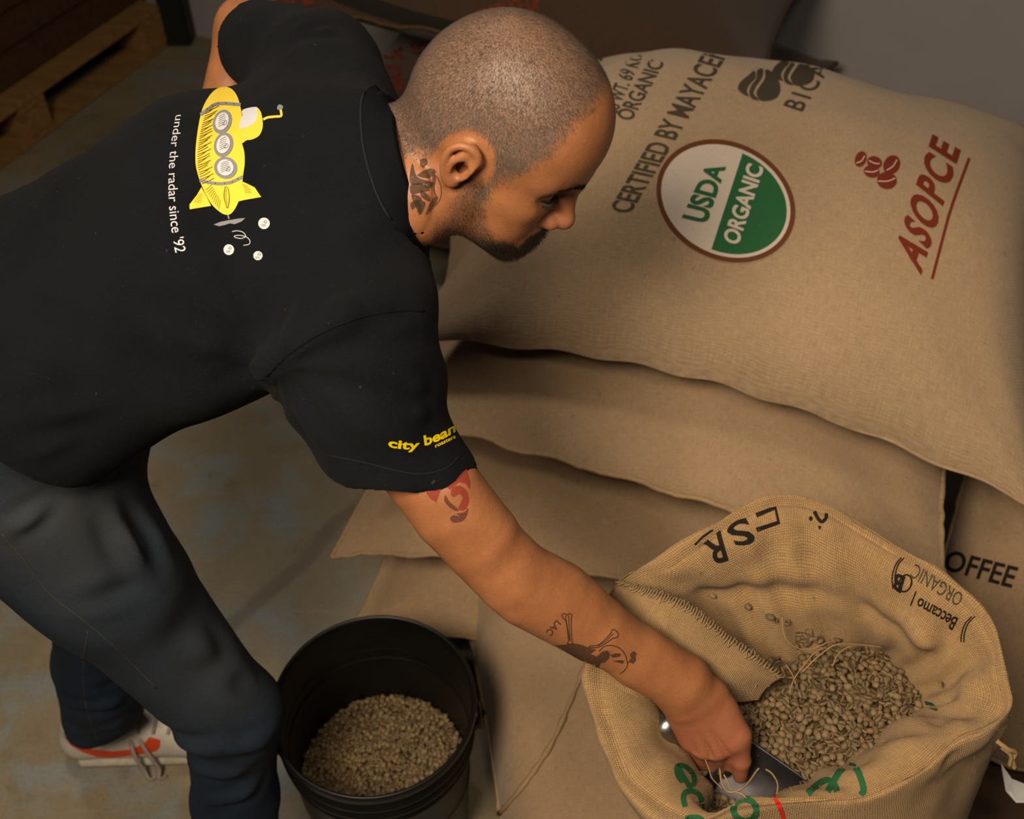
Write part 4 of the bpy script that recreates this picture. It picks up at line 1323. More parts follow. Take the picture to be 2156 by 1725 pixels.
for a_, b_, w__, am in (((365, 1545, 1.50), (470, 1575, 1.47), .014, .010), ((470, 1575, 1.47), (575, 1560, 1.50), .012, .007), ((380, 1605, 1.54), (520, 1630, 1.51), .013, .009), ((430, 1690, 1.57), (570, 1660, 1.55), .012, .008),
                        ((240, 1060, 1.24), (290, 1190, 1.30), .013, .009), ((285, 1080, 1.28), (320, 1230, 1.34), .012, -.008), ((10, 1120, 1.18), (150, 1070, 1.17), .010, .005), ((120, 1240, 1.27), (300, 1240, 1.29), .013, -.006),
                        ((100, 1330, 1.66), (200, 1350, 1.62), .014, .008), ((110, 1470, 1.76), (270, 1480, 1.73), .012, .009), ((120, 1420, 1.74), (250, 1440, 1.70), .012, -.006), ((150, 1530, 1.83), (260, 1520, 1.80), .010, .007),
                        ((330, 1330, 1.38), (520, 1400, 1.42), .016, .005), ((400, 1420, 1.44), (550, 1450, 1.47), .013, -.005)):
    d = d + jcrease(a_, b_, w__, am)
JVt = JVt + JN * d[:, None]
def gau(c, r): return np.exp(-(((JVt - c) / r) ** 2).sum(1))
fade = np.clip(0.85 * gau(P(150, 1110, 1.19), 0.11) + 0.55 * gau(P(470, 1400, 1.44), 0.10) + 0.25 * gau(P(330, 1260, 1.33), 0.12) + 0.15 * vnoise(JVt * 14), 0, 1)
jeans = mesh_obj('jeans', JVt, JFc, M['denim'], man, attrs={'fade': fade})
jeans['label'] = 'dark blue denim jeans faded on hip and knee'
TJ = bvh(JVt, JFc)
seam_line('side_seam', [(5, 1125), (40, 1165), (70, 1205), (110, 1255), (180, 1310), (250, 1370), (330, 1450)], TJ, 0.0007, M['denim_thread'], jeans)
seam_line('side_seam', [(185, 1330), (175, 1400), (180, 1480), (205, 1560)], TJ, 0.0006, M['denim_thread'], jeans)
seam_line('pocket_seam', [(262, 940), (258, 975), (250, 1010)], TJ, 0.0006, M['denim_thread'], jeans)

# ------------------------------------------------------------------ shoes
def shoe(at, yaw, lace_drop, logo):
    fx = np.array((math.cos(yaw), math.sin(yaw), 0)); lx = np.array((-math.sin(yaw), math.cos(yaw), 0))
    A3 = np.stack([fx, lx, E3])
    def W(x, y, z): return at + fx * x + lx * y + E3 * z
    F = Field()
    F.add(ECone(W(-0.035, 0, 0.045), W(0.165, 0, 0.040), 0.038, 0.036, 0.046, 0.034, lx), 0.01)
    F.add(ECone(W(0.165, 0, 0.040), W(0.205, -0.004, 0.036), 0.046, 0.034, 0.038, 0.028, lx), 0.02)
    F.add(ECone(W(-0.035, 0, 0.055), W(-0.028, 0, 0.105), 0.034, 0.034, 0.031, 0.030, lx), 0.02)
    F.add(ECone(W(0.02, 0, 0.09), W(0.13, 0, 0.062), 0.030, 0.026, 0.032, 0.020, lx), 0.03)
    F.cut(Half(W(0, 0, 0.112), E3 * 1.0 - fx * 0.15), 0.003)
    F.cut(Half(W(0, 0, 0.022), -E3), 0.002)
    F.sub(Cone(W(-0.012, 0, 0.075), W(-0.005, 0, 0.16), 0.024, 0.034), 0.004)
    V, Fc = surface_nets(F, at - 0.30, at + 0.32, 0.0032)
    root = mesh_obj('shoe', relax(V, Fc, 2), Fc, M['leather'], man)
    So = Field()
    So.add(ECone(W(-0.038, 0, 0.016), W(0.165, 0, 0.016), 0.042, 0.016, 0.050, 0.016, lx), 0.01)
    So.add(ECone(W(0.165, 0, 0.016), W(0.212, -0.004, 0.018), 0.050, 0.016, 0.040, 0.014, lx), 0.02)
    So.cut(Half(W(0, 0, 0.003), -E3), 0.002); So.cut(Half(W(0, 0, 0.030), E3), 0.002)
    V2, F2 = surface_nets(So, at - 0.30, at + 0.32, 0.0032)
    mesh_obj('sole', relax(V2, F2, 1), F2, M['rubber'], root)
    T = bvh(V, Fc)
    for k in range(4):
        x = 0.045 + k * 0.024
        pth = [np.array(T.ray_cast(Vector(W(x + 0.006 * math.cos(q), 0.030 * q / 1.2, 0.20)), Vector(-E3))[0] or Vector(W(x, 0, 0.08))) + E3 * 0.001 for q in np.linspace(-1.1, 1.1, 12)]
        v, f = tube_geo(pth, 0.0032, 6, 0.6)
        mesh_obj('lace', v, f, M['lace'], root)
    if lace_drop:
        for sg, ex in ((0, 0.0), (1, 0.016)):
            pth = catmull([W(0.060 + ex, -0.012, 0.092), W(0.058 + ex, -0.034, 0.080), W(0.062 + ex * 1.5, -0.050, 0.055), W(0.070 + ex * 1.6, -0.058, 0.022), W(0.078 + ex, -0.068, 0.006), W(0.090 + ex, -0.062, 0.005)], 24)
            v, f = tube_geo(pth, 0.0038, 6, 0.55)
            mesh_obj('lace', v, f, M['lace'], root)
    if logo:
        decal('side_stripe', M['orange'], root, T, *poly_geo([logo]), off=0.0008)
    return root
heel = PZ(205, 1588, 0.0)
sw = [(134, 1549), (160, 1567), (195, 1578), (235, 1582), (275, 1578), (302, 1566), (315, 1552), (338, 1558), (337, 1572), (330, 1581), (310, 1586), (280, 1590), (240, 1595), (205, 1594), (175, 1584), (150, 1570)]
sh1 = shoe(heel + np.array((0.022, 0.012, 0)), math.radians(4), True, sw)
sh1['label'] = 'white leather trainer with orange side stripe and loose laces'
sh2 = shoe(np.array((AR[0] - 0.02, AR[1], 0.0)), math.radians(-8), False, None)
# ------------------------------------------------------------------ the open sack
SC = np.array((0.335, 0.655, 0.0))
# stations round the mouth: crest of the rim, bulge inside, lip where the cloth meets the beans
ST_ = [  # crest px,py,z | upper inner | lower inner | lip
    ((1268, 1440, .715), (1330, 1462, .712), (1375, 1478, .695), (1400, 1500, .655)),
    ((1300, 1560, .715), (1352, 1555, .712), (1395, 1560, .690), (1440, 1575, .650)),
    ((1345, 1650, .715), (1405, 1630, .712), (1450, 1635, .690), (1495, 1640, .652)),
    ((1465, 1722, .708), None),
    ((1560, 1694, .712), None),
    ((1700, 1683, .716), (1696, 1668, .716), (1690, 1655, .703), (1684, 1640, .660)),
    ((1815, 1678, .714), (1795, 1648, .717), (1768, 1628, .704), (1742, 1610, .660)),
    ((1930, 1625, .736), (1890, 1588, .738), (1850, 1582, .714), (1812, 1585, .655)),
    ((2000, 1565, .748), (1952, 1538, .745), (1908, 1528, .716), (1876, 1535, .655)),
    ((2065, 1535, .748), (2022, 1510, .735), (1968, 1503, .700), (1925, 1507, .655)),
    ((2108, 1490, .752), (2040, 1470, .728), (1985, 1480, .695), (1935, 1490, .652)),
    ((2100, 1430, .762), (2050, 1410, .738), (1985, 1440, .695), (1915, 1450, .650)),
    ((2072, 1325, .778), (2022, 1345, .752), (1960, 1390, .712), (1885, 1412, .652)),
    ((1988, 1241, .795), (1945, 1290, .772), (1905, 1350, .725), (1862, 1378, .655)),
    ((1882, 1168, .812), (1855, 1215, .792), (1835, 1300, .738), (1822, 1366, .658)),
    ((1770, 1100, .825), (1760, 1150, .808), (1755, 1270, .745), (1765, 1368, .660)),
    ((1680, 1070, .830), (1680, 1120, .815), (1680, 1250, .748), (1705, 1376, .662)),
    ((1595, 1082, .828), (1605, 1135, .812), (1612, 1250, .748), (1650, 1385, .664)),
    ((1500, 1140, .815), (1530, 1185, .797), (1552, 1262, .735), (1600, 1398, .655)),
    ((1410, 1196, .795), (1455, 1232, .768), (1492, 1292, .705), (1550, 1410, .640)),
    ((1330, 1238, .770), (1390, 1275, .742), (1440, 1330, .690), (1500, 1430, .640)),
    ((1290, 1320, .735), (1345, 1370, .728), (1385, 1410, .705), (1440, 1460, .656)),
]
SLO = np.array((0.392, 0.665, 0.0))
nst = len(ST_)
rows = []
for row in ST_:
    c = PZ(*row[0])
    d = c - SC; d[2] = 0; d = unit(d)
    if row[1] is None:
        u, l, p = c - d * 0.012 - E3 * 0.006, c - d * 0.020 - E3 * 0.034, c - d * 0.030 - E3 * 0.070
        out1 = c + d * 0.030 - E3 * 0.022
    else:
        u, l, p = (PZ(*q) for q in row[1:])
        out1 = c + d * 0.014 - E3 * 0.030
    belly = SLO + d * 0.188 + E3 * 0.40
    low = SLO + d * 0.205 + E3 * 0.12
    bot = SLO + d * 0.180 + E3 * 0.010
    under = SLO + d * 0.05 + E3 * 0.006
    dn = p - E3 * 0.05 - d * 0.010
    rows.append([under, bot, low, belly, out1, c, u, l, p, dn])
net = np.array(rows)
NU, NVs = 260, 170
# spacing along the profile: dense near the rim
tv = np.concatenate([np.linspace(0, 3, 30, endpoint=False), np.linspace(3, 4, 26, endpoint=False), np.linspace(4, 9, 114)])
prof_d = np.array([catmull(net[i], 901) for i in range(nst)])
prof_d = prof_d[:, np.round(tv / 9 * 900).astype(int)]
surf = np.stack([catmull(prof_d[:, j], NU, True) for j in range(len(tv))], 1)      # NU x NV x 3
# cloth folds
nv_ = surf.shape[1]
du = np.roll(surf, -1, 0) - np.roll(surf, 1, 0); dv_ = np.gradient(surf, axis=1)
nrm = np.cross(du, dv_); nrm /= np.linalg.norm(nrm, axis=2, keepdims=True) + 1e-12
upper = np.clip((tv - 3.2) / 1.0, 0, 1)[None, :]
lump = vnoise(surf * 16) * 0.0055 + vnoise(surf * 38 + 7) * 0.0020
sU = np.arange(NU)[:, None] / NU * nst
fold_ = np.sin(sU * 2 * math.pi * 0.9 + tv[None] * 1.7) * 0.003 * np.clip(tv[None] - 5, 0, 1)
def ridge(px, py, z, dirv, wd, ln, amp):
    c = PZ(px, py, z); q = surf - c; e = unit(dirv)
    a_ = q @ e; r_ = np.sqrt(np.maximum((q * q).sum(-1) - a_ ** 2, 0))
    return amp * np.exp(-(r_ / wd) ** 2) * np.exp(-(a_ / ln) ** 2)
fold_ = fold_ + ridge(1640, 1243, .745, PZ(1800, 1290, .74) - PZ(1480, 1270, .74), 0.014, 0.10, -0.014)
fold_ = fold_ + ridge(1640, 1200, .765, PZ(1800, 1230, .765) - PZ(1480, 1230, .765), 0.016, 0.09, 0.012)
fold_ = fold_ + ridge(1900, 1290, .75, PZ(2000, 1370, .75) - PZ(1850, 1210, .77), 0.013, 0.09, 0.014)
fold_ = fold_ + ridge(1860, 1330, .73, PZ(1960, 1400, .72) - PZ(1800, 1250, .75), 0.014, 0.08, -0.010)
fold_ = fold_ + ridge(1960, 1590, .73, PZ(2040, 1600, .73) - PZ(1900, 1630, .72), 0.018, 0.05, 0.012)
fold_ = fold_ + ridge(1985, 1560, .735, PZ(1990, 1640, .73) - PZ(1960, 1520, .73), 0.012, 0.04, -0.012)
fold_ = fold_ + ridge(2030, 1455, .73, PZ(2060, 1420, .74) - PZ(1930, 1460, .70), 0.014, 0.05, 0.010)
sgn_in = np.sign((nrm * (np.array((SC[0], SC[1], .75)) - surf)).sum(-1).mean()) or 1
surf = surf + nrm * ((lump * upper + fold_ * upper))[..., None]
seg_u = np.linalg.norm(np.roll(surf, -1, 0) - surf, axis=2)
# cloth coordinates in metres: round the sack, and along the profile
arc = np.concatenate([[0], np.cumsum(seg_u[:, 56:150].mean(1))])
uu = np.repeat(arc[:, None], nv_, 1)
vv = np.concatenate([np.zeros((NU, 1)), np.cumsum(np.linalg.norm(np.diff(surf, axis=1), axis=2), axis=1)], 1).mean(0)
surf_c = np.concatenate([surf, surf[:1]], 0)
uv_s = np.stack([uu, np.repeat(vv[None], NU + 1, 0)], -1)
OV = surf_c.reshape(-1, 3); OF = grid_faces(NU + 1, nv_)
n0 = np.cross(OV[OF[:, 2]] - OV[OF[:, 0]], OV[OF[:, 3]] - OV[OF[:, 1]])
k0 = (150 * 1) * 1
mid = OV[OF].mean(1)
outer = (np.abs(mid[:, 2] - 0.3) < 0.1)
if (n0[outer] * (mid[outer] - SC)).sum() < 0: OF = OF[:, ::-1]
sack = empty('open_sack', SC)
tag(sack, 'open burlap sack with rolled rim, full of pale green coffee beans, at lower right', 'sack')
cl = mesh_obj('sack_cloth', OV, OF, M['jute_open'], sack, uv=uv_s.reshape(-1, 2))
TO = bvh(OV, OF)

# sewn flap of the mouth, folded in over the beans
Ee = [(1312, 1232, .800), (1372, 1250, .802), (1440, 1276, .795), (1500, 1318, .775), (1570, 1372, .748), (1648, 1424, .716)]
Gg = [(1280, 1258, .772), (1330, 1345, .752), (1395, 1392, .740), (1450, 1422, .728), (1520, 1452, .712), (1606, 1452, .700)]
nE, nG = 80, 34
Ec = catmull([PZ(*q) for q in Ee], nE); Gc = catmull([PZ(*q) for q in Gg], nE)
t_ = np.linspace(0, 1, nG)[None, :, None]
fs = Ec[:, None] * (1 - t_) + Gc[:, None] * t_
fs = fs + (np.array((-0.15, -0.45, 0.88)) * 0.020) * np.sin(np.clip(t_ * 0.94 + 0.06, 0, 1) * math.pi) * np.linspace(1, 0.55, nE)[:, None, None]
fs[..., 2] += vnoise(fs * 30) * 0.004 + vnoise(fs * 75) * 0.0012
fs[..., 2] -= 0.022 * (t_[..., 0] ** 6)
fuv = np.stack([np.repeat(np.linspace(0, .24, nE)[:, None], nG, 1), np.repeat(np.linspace(0, .085, nG)[None], nE, 0)], -1)
fu = fs.copy(); fu[..., 2] -= 0.005
FV = np.vstack([fs.reshape(-1, 3), fu.reshape(-1, 3)]); FFa = grid_faces(nE, nG)
edge = [i * nG for i in range(nE)] + [(nE - 1) * nG + j for j in range(1, nG)] + [i * nG + nG - 1 for i in range(nE - 2, -1, -1)] + [j for j in range(nG - 2, 0, -1)]
eq = np.array([(edge[i], edge[(i + 1) % len(edge)], edge[(i + 1) % len(edge)] + nE * nG, edge[i] + nE * nG) for i in range(len(edge))])
FA = np.vstack([FFa[:, ::-1], FFa + nE * nG, eq])
fl_ = mesh_obj('folded_flap', FV, FA, M['jute_open'], sack, uv=np.vstack([fuv.reshape(-1, 2), fuv.reshape(-1, 2) + 1]))
TFl = bvh(FV, FA)
# overlock loops along the sewn edge
loops = []
for k in range(62):
    f = k / 61 * (nE - 1); i = min(int(f), nE - 2); p0 = fs[i, 0] + (fs[i + 1, 0] - fs[i, 0]) * (f - i)
    ax = unit(fs[i, 6] - fs[i, 0]); tn = unit(fs[i + 1, 0] - fs[i, 0]); up = unit(np.cross(tn, ax)); up = up if up[2] > 0 else -up
    L = rng.uniform(0.005, 0.010); j = rng.normal(0, 0.0022)
    pth = catmull([p0 + ax * L + up * 0.002 + tn * (j - 0.0012), p0 + ax * L * 0.5 + up * 0.0034, p0 - ax * 0.002 + up * 0.003, p0 - ax * rng.uniform(0.002, 0.007) + tn * rng.normal(0.001, 0.0015), p0 - ax * 0.002 - up * 0.004 + tn * 0.002], 9)
    loops.append(tube_geo(pth, 0.0008, 5))
v, f = join_geo(loops)
ov = mesh_obj('overlock_stitching', v, f, M['seam_thread'], fl_); ov['kind'] = 'stuff'

# fuzz of the jute
nf = 3000
fi = rng.integers(0, len(OF), nf * 3); fi = fi[(OV[OF[fi]].mean(1)[:, 2] > 0.60)][:nf]
fp = OV[OF[fi]].mean(1); fn = np.cross(OV[OF[fi][:, 2]] - OV[OF[fi][:, 0]], OV[OF[fi][:, 3]] - OV[OF[fi][:, 1]]); fn /= np.linalg.norm(fn, axis=1, keepdims=True) + 1e-9
fn *= np.sign((fn * (CAM - fp)).sum(1, keepdims=True))
dr_ = fn * 0.5 + rng.normal(0, 0.7, fp.shape); dr_ /= np.linalg.norm(dr_, axis=1, keepdims=True)
sd_ = np.cross(dr_, CAM - fp); sd_ /= np.linalg.norm(sd_, axis=1, keepdims=True) + 1e-9
ln_ = rng.uniform(0.0015, 0.0045, len(fp))[:, None]; bend = rng.normal(0, 0.0008, fp.shape)
VV = np.stack([fp - sd_ * 0.00009, fp + sd_ * 0.00009, fp + dr_ * ln_ * 0.6 + bend + sd_ * 0.0001, fp + dr_ * ln_ * 0.6 + bend - sd_ * 0.0001, fp + dr_ * ln_ + bend * 2.2], 1).reshape(-1, 3)
q5 = np.arange(len(fp))[:, None] * 5
fz = [tuple(int(i) for i in r) for r in np.hstack([q5, q5 + 1, q5 + 2, q5 + 3])] + [tuple(int(i) for i in r) for r in np.hstack([q5 + 3, q5 + 2, q5 + 4])]
mesh_obj('loose_fibres', VV, fz, M['seam_thread'], cl, smooth=False)['kind'] = 'stuff'

# torn threads
def thread(px, r=0.0007, n=30, parent=None):
    v, f = tube_geo(catmull([PZ(*q) for q in px], n), r, 5)
    return mesh_obj('loose_thread', v, f, M['thread'], parent or sack)
thread([(1646, 1300, .735), (1652, 1340, .722), (1672, 1362, .712), (1705, 1368, .706), (1745, 1352, .71), (1770, 1350, .70)])
thread([(1690, 1415, .700), (1720, 1385, .708), (1760, 1358, .712), (1810, 1358, .700), (1858, 1363, .690)], 0.0009)
thread([(1662, 1460, .684), (1672, 1430, .69), (1690, 1405, .70), (1715, 1375, .71), (1740, 1362, .71)])
thread([(1752, 1405, .68), (1765, 1378, .688), (1790, 1362, .694), (1830, 1360, .69)])
thread([(1655, 1400, .70), (1668, 1420, .692), (1675, 1440, .684)], 0.0010)
thread([(1645, 1405, .70), (1655, 1425, .692), (1668, 1428, .690)], 0.0010)
thread([(1590, 1448, .715), (1600, 1425, .72), (1604, 1440, .712)], 0.0006)
thread([(1515, 1618, .70), (1520, 1650, .70), (1535, 1668, .705), (1560, 1662, .71), (1578, 1645, .705), (1592, 1625, .70), (1598, 1618, .70)], 0.0011)
thread([(1524, 1632, .695), (1535, 1650, .70), (1542, 1664, .705)], 0.0011)
thread([(1612, 1620, .70), (1626, 1630, .70), (1637, 1650, .708), (1636, 1672, .712)], 0.0010)
thread([(1485, 1600, .69), (1492, 1618, .69), (1500, 1640, .69), (1520, 1660, .70)], 0.0007)
thread([(1550, 1668, .712), (1562, 1672, .714), (1572, 1682, .712)], 0.0012)
thread([(2098, 1560, .735), (2122, 1578, .73), (2138, 1585, .722), (2132, 1600, .712), (2136, 1618, .70)], 0.0030)
thread([(2110, 1575, .730), (2128, 1592, .72), (2126, 1612, .705)], 0.0025)

# ------------------------------------------------------------------ beans in the sack
bounds = [PZ(x, y, .66)[:2] for x, y in [(1480, 1490), (1500, 1430), (1560, 1400), (1640, 1372), (1700, 1358), (1780, 1352), (1860, 1360), (1905, 1410), (1955, 1470), (1950, 1510), (1900, 1560), (1830, 1620), (1760, 1680), (1680, 1705), (1560, 1712), (1490, 1690), (1440, 1600), (1400, 1520)]]
bpoly = np.array(bounds)
def inpoly(x, y, poly=bpoly):
    r = False; n = len(poly); j = n - 1
    for i in range(n):
        if (poly[i][1] > y) != (poly[j][1] > y) and x < (poly[j][0] - poly[i][0]) * (y - poly[i][1]) / (poly[j][1] - poly[i][1]) + poly[i][0]: r = not r
        j = i
    return r
HC = PZ(1760, 1490, .66)
HDL0, HDL1 = P(1397, 1523, 1.300), P(1548, 1632, 1.322)
hdir = unit(HDL1 - HDL0)
FE0, FE1 = PZ(1568, 1556, .668), PZ(1728, 1667, .656)
sdir = unit(FE1 - FE0); slat = unit(np.cross(E3, sdir)); slat = slat if slat[1] > 0 else -slat; sup = np.cross(sdir, slat); sup = sup if sup[2] > 0 else -sup
RS = 0.056
SB0 = FE0 - slat * (RS - 0.002) - sup * 0.006        # axis of the trough at its closed end
def bz(x, y):
    z = 0.650 + 0.020 * math.exp(-(((x - HC[0]) / 0.10) ** 2 + ((y - HC[1]) / 0.08) ** 2))
    z += 0.003 * math.sin(x * 60) * math.sin(y * 55 + 1)
    # hollow left by the scoop
    q = np.array((x, y)) - PZ(1500, 1600, .66)[:2]
    b_, l_ = (np.array((x, y, 0.66)) - SB0) @ sdir, (np.array((x, y, 0.66)) - SB0) @ slat
    if -0.02 < b_ < 0.19 and 0.012 < l_ < RS + 0.002: z -= 0.05
    elif -0.03 < b_ < 0.19 and -0.05 < l_ <= 0.012: z -= 0.026
    z -= 0.024 * math.exp(-((q[0] / 0.060) ** 2 + (q[1] / 0.055) ** 2))
    return z
lo2, hi2 = bpoly.min(0), bpoly.max(0)
def z_ok(a_, l_): return True
def in_trough(x, y):
    q = np.array((x, y, 0.66)) - SB0; a_, l_ = q @ sdir, q @ slat
    return -0.012 < a_ < 0.19 and 0.014 < l_ < RS - 0.001 and z_ok(a_, l_)
def free(x, y): return inpoly(x, y) and not in_trough(x, y)
S1 = scatter(free, lo2, hi2, 0.0062, 52000); S2 = scatter(free, lo2, hi2, 0.0066, 36000)
pos = np.array([(x, y, bz(x, y) + 0.0025 + rng.normal(0, .0010)) for x, y in S1] + [(x, y, bz(x, y) - 0.0018) for x, y in S2])
# a few beans caught in the fold behind
ex = []
for _ in range(26):
    r_ = ray(rng.normal(1697, 17), rng.normal(1345, 9))
    h = TO.ray_cast(Vector(CAM), Vector(r_))
    if h[0] is not None: ex.append(np.array(h[0]) - r_ * 0.003)
for (x, y) in ((1500, 1255), (1575, 1278), (1655, 1310), (1765, 1345), (1755, 1350), (1985, 1440), (1632, 1305), (1622, 1300)):
    h = TO.ray_cast(Vector(CAM), Vector(ray(x, y)))
    if h[0] is not None: ex.append(np.array(h[0]) - ray(x, y) * 0.002)
pos = np.vstack([pos, np.array(ex)])
Rb = rand_rot(len(pos), 0.42); sz = rng.normal(0.0105, 0.0008, len(pos))
# which of them the eye can reach, nearest first
seen = []
for i in np.argsort(np.linalg.norm(pos - CAM, axis=1)):
    if i >= len(S1) and i < len(S1) + len(S2): continue
    p = pos[i]; q = p - CAM
    px = 1078 + FPX * (q @ RX) / (q @ FW); py = 862 - FPX * (q @ UP) / (q @ FW)
    if not (1570 < px < 1945 and 1385 < py < 1650): continue
    r = unit(q); L = np.linalg.norm(q)
    if any(t.ray_cast(Vector(CAM), Vector(r), L - 0.006)[0] is not None for t in (TO, TFl, TB)): continue
    seen.append(i)
    if len(seen) >= 300: break
rest = np.setdiff1d(np.arange(len(pos)), np.array(seen))
bmass = bean_mass('coffee_beans', pos[rest], Rb[rest], sz[rest])
tag(bmass, 'pale green coffee beans filling the mouth of the open burlap sack', 'beans', kind='stuff')
me0 = bpy.data.meshes.new('coffee_bean')
me0.from_pydata((BV * 0.0105).tolist(), [], [tuple(int(i) for i in f) for f in BF])
me0.polygons.foreach_set('use_smooth', [True] * len(me0.polygons))
a = me0.attributes.new('crease', 'FLOAT', 'POINT'); a.data.foreach_set('value', BC.astype(np.float32))
me0.materials.append(M['bean'])
first = bpy.data.objects.new('coffee_bean', me0)
tag(first, 'green coffee bean on top of the heap in the open burlap sack', 'bean', 'coffee beans on top of the heap in the open sack')
for k, i in enumerate(seen):
    o = first if k == 0 else first.copy()
    COL.objects.link(o)
    s = sz[i] / 0.0105
    o.matrix_world = Matrix.Translation(Vector(pos[i])) @ Matrix(Rb[i]).to_4x4() @ Matrix.Scale(s, 4)
# bed below
g = []
gx = np.linspace(lo2[0], hi2[0], 50); gy = np.linspace(lo2[1], hi2[1], 40)
Vb = np.array([(x, y, bz(x, y) - 0.006) for x in gx for y in gy])
Fb = grid_faces(50, 40); okv = np.array([inpoly(v[0], v[1]) for v in Vb]); Fb = Fb[okv[Fb].all(1)]
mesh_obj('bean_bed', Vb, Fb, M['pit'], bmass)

# ------------------------------------------------------------------ scoop
sc = empty('scoop', HDL0)
tag(sc, 'dark steel scoop held in his right hand, half sunk in the beans', 'scoop')
ax = hdir
pr = [(0.0, 0.0), (0.011, 0.0012), (0.0175, 0.006), (0.0200, 0.014), (0.0190, 0.024), (0.0150, 0.034), (0.0138, 0.055), (0.0138, 0.085), (0.0125, 0.110), (0.0, 0.112)]
hx = unit(np.cross(ax, E3)); hy = np.cross(ax, hx)
v, f = lathe_geo(pr, 40, (np.stack([hx, hy, ax], 1), HDL0 - ax * 0.012))
mesh_obj('handle', v, f, M['steel'], sc)
# half-round blade: a trough, its far wall standing out of the beans
nb_, mb = 44, 34
Vs = []
for i in range(nb_):
    s = i / (nb_ - 1); x = s * 0.150
    R_ = RS
    t0, t1 = math.radians(8), math.radians(97 - 26 * max(0, s - 0.45))
    for j in range(mb):
        th = t0 + (t1 - t0) * j / (mb - 1)
        Vs.append(SB0 + sdir * x + slat * R_ * math.sin(th) - sup * (R_ * math.cos(th) - 0.0))
Vs = np.array(Vs); Fs = grid_faces(nb_, mb)
bl = mesh_obj('blade', Vs, Fs, M['scoop'], sc)
so = bl.modifiers.new('thick', 'SOLIDIFY'); so.thickness = 0.0018; so.offset = 0
bc = SB0 - sup * 0.012
Vp = [bc - sdir * 0.010] + [Vs[j] for j in range(mb)]
Fp = [(0, 1 + j, 2 + j) for j in range(mb - 1)]
bp = mesh_obj('back_plate', Vp, Fp, M['scoop'], sc)
so = bp.modifiers.new('thick', 'SOLIDIFY'); so.thickness = 0.0018; so.offset = 0
# ------------------------------------------------------------------ prints on the sacks
TT = bvh(TSV, TSF)
def pt(name, mat, parent, tree, geo, **kw):
    return decal(name, M[mat], parent, tree, geo[0], geo[1], **kw)
D = dict(off=0.0010)
# charcoal lettering that runs up the sack
pt('lettering', 'ink_grey', top_sack, TT, text_on('CERTIFIED BY MAYACERT', (1326, 450), (1545, 92), (1281, 441), (1497, 78), bold=0.018), **D)
pt('lettering', 'ink_grey', top_sack, TT, text_on('ORGANIC', (1329, 256), (1398, 133), (1294, 246), (1367, 125), bold=0.018), **D)
pt('lettering', 'ink_grey', top_sack, TT, text_on('GROSS WT. 69 KGS', (1278, 285), (1358, 108), (1250, 275), (1326, 100), bold=0.018), **D)
pt('lettering', 'ink_grey', top_sack, TT, text_on('GUATEMALA', (1252, 140), (1335, 72), (1225, 130), (1300, 64), bold=0.018), **D)
pt('lettering', 'ink_grey', top_sack, TT, text_on('PRODUCT OF', (1200, 140), (1285, 64), (1180, 132), (1262, 60), bold=0.015), **D)
# bean emblem and its name
for ox, oy in ((0, 0), (72, -52)):
    out = [(1553, 186), (1566, 168), (1586, 163), (1604, 166), (1622, 168), (1638, 180), (1642, 196), (1628, 210), (1600, 214), (1574, 204)]
    pb = [(1553, 186), (1560, 172), (1575, 160), (1588, 150), (1590, 165), (1578, 178), (1572, 192), (1576, 204), (1560, 196)]
    pc = [(1594, 149), (1606, 146), (1604, 164), (1592, 182), (1586, 198), (1598, 212), (1582, 208), (1577, 194), (1582, 180), (1592, 166)]
    pd = [(1612, 147), (1632, 158), (1642, 180), (1640, 200), (1626, 211), (1602, 213), (1592, 198), (1598, 184), (1610, 166)]
    for q in (pb, pc, pd):
        q = [(x + ox, y + oy * 0.62) for x, y in q]
        pt('bean_emblem', 'ink_grey', top_sack, TT, poly_geo([catmull(q, 40, True)]), **D)
pt('lettering', 'ink_grey', top_sack, TT, text_on('BICAFE', (1688, 236), (1778, 96), (1646, 222), (1738, 90), bold=0.012, spacing=1.35), **D)
# round seal: brown ring, white field, green half, lettering
sc_ = (1528, 424)
def seal(rx, ry, n=72): return ell_pts(sc_, rx, ry, math.radians(28), n)
R0 = seal(152, 122)
pt('seal_ring', 'ink_brown', top_sack, TT, poly_geo([seal(152, 122), seal(142, 112.5)]), off=0.0016)
pt('seal_field', 'ink_white', top_sack, TT, poly_geo([seal(142, 112.5)]), off=0.0010)
half = [q for q in seal(134, 105, 160)]
ln0, ln1 = np.array((1565.0, 318.0)), np.array((1493.0, 528.0))
def sidev(q): return (q[0] - ln0[0]) * (ln1[1] - ln0[1]) - (q[1] - ln0[1]) * (ln1[0] - ln0[0])
keep = [q for q in half if sidev(q) > 0]
k0 = max(range(len(keep)), key=lambda i: math.hypot(keep[i][0] - keep[i - 1][0], keep[i][1] - keep[i - 1][1]))
keep = keep[k0:] + keep[:k0]
pt('seal_green_half', 'ink_green', top_sack, TT, poly_geo([keep]), off=0.0015)
pt('lettering', 'ink_green', top_sack, TT, text_on('USDA', (1486, 472), (1527, 352), (1434, 459), (1489, 341), bold=0.035), off=0.0016)
pt('lettering', 'ink_white', top_sack, TT, text_on('ORGANIC', (1553, 519), (1607, 355), (1520, 506), (1573, 344), bold=0.03), off=0.0021)
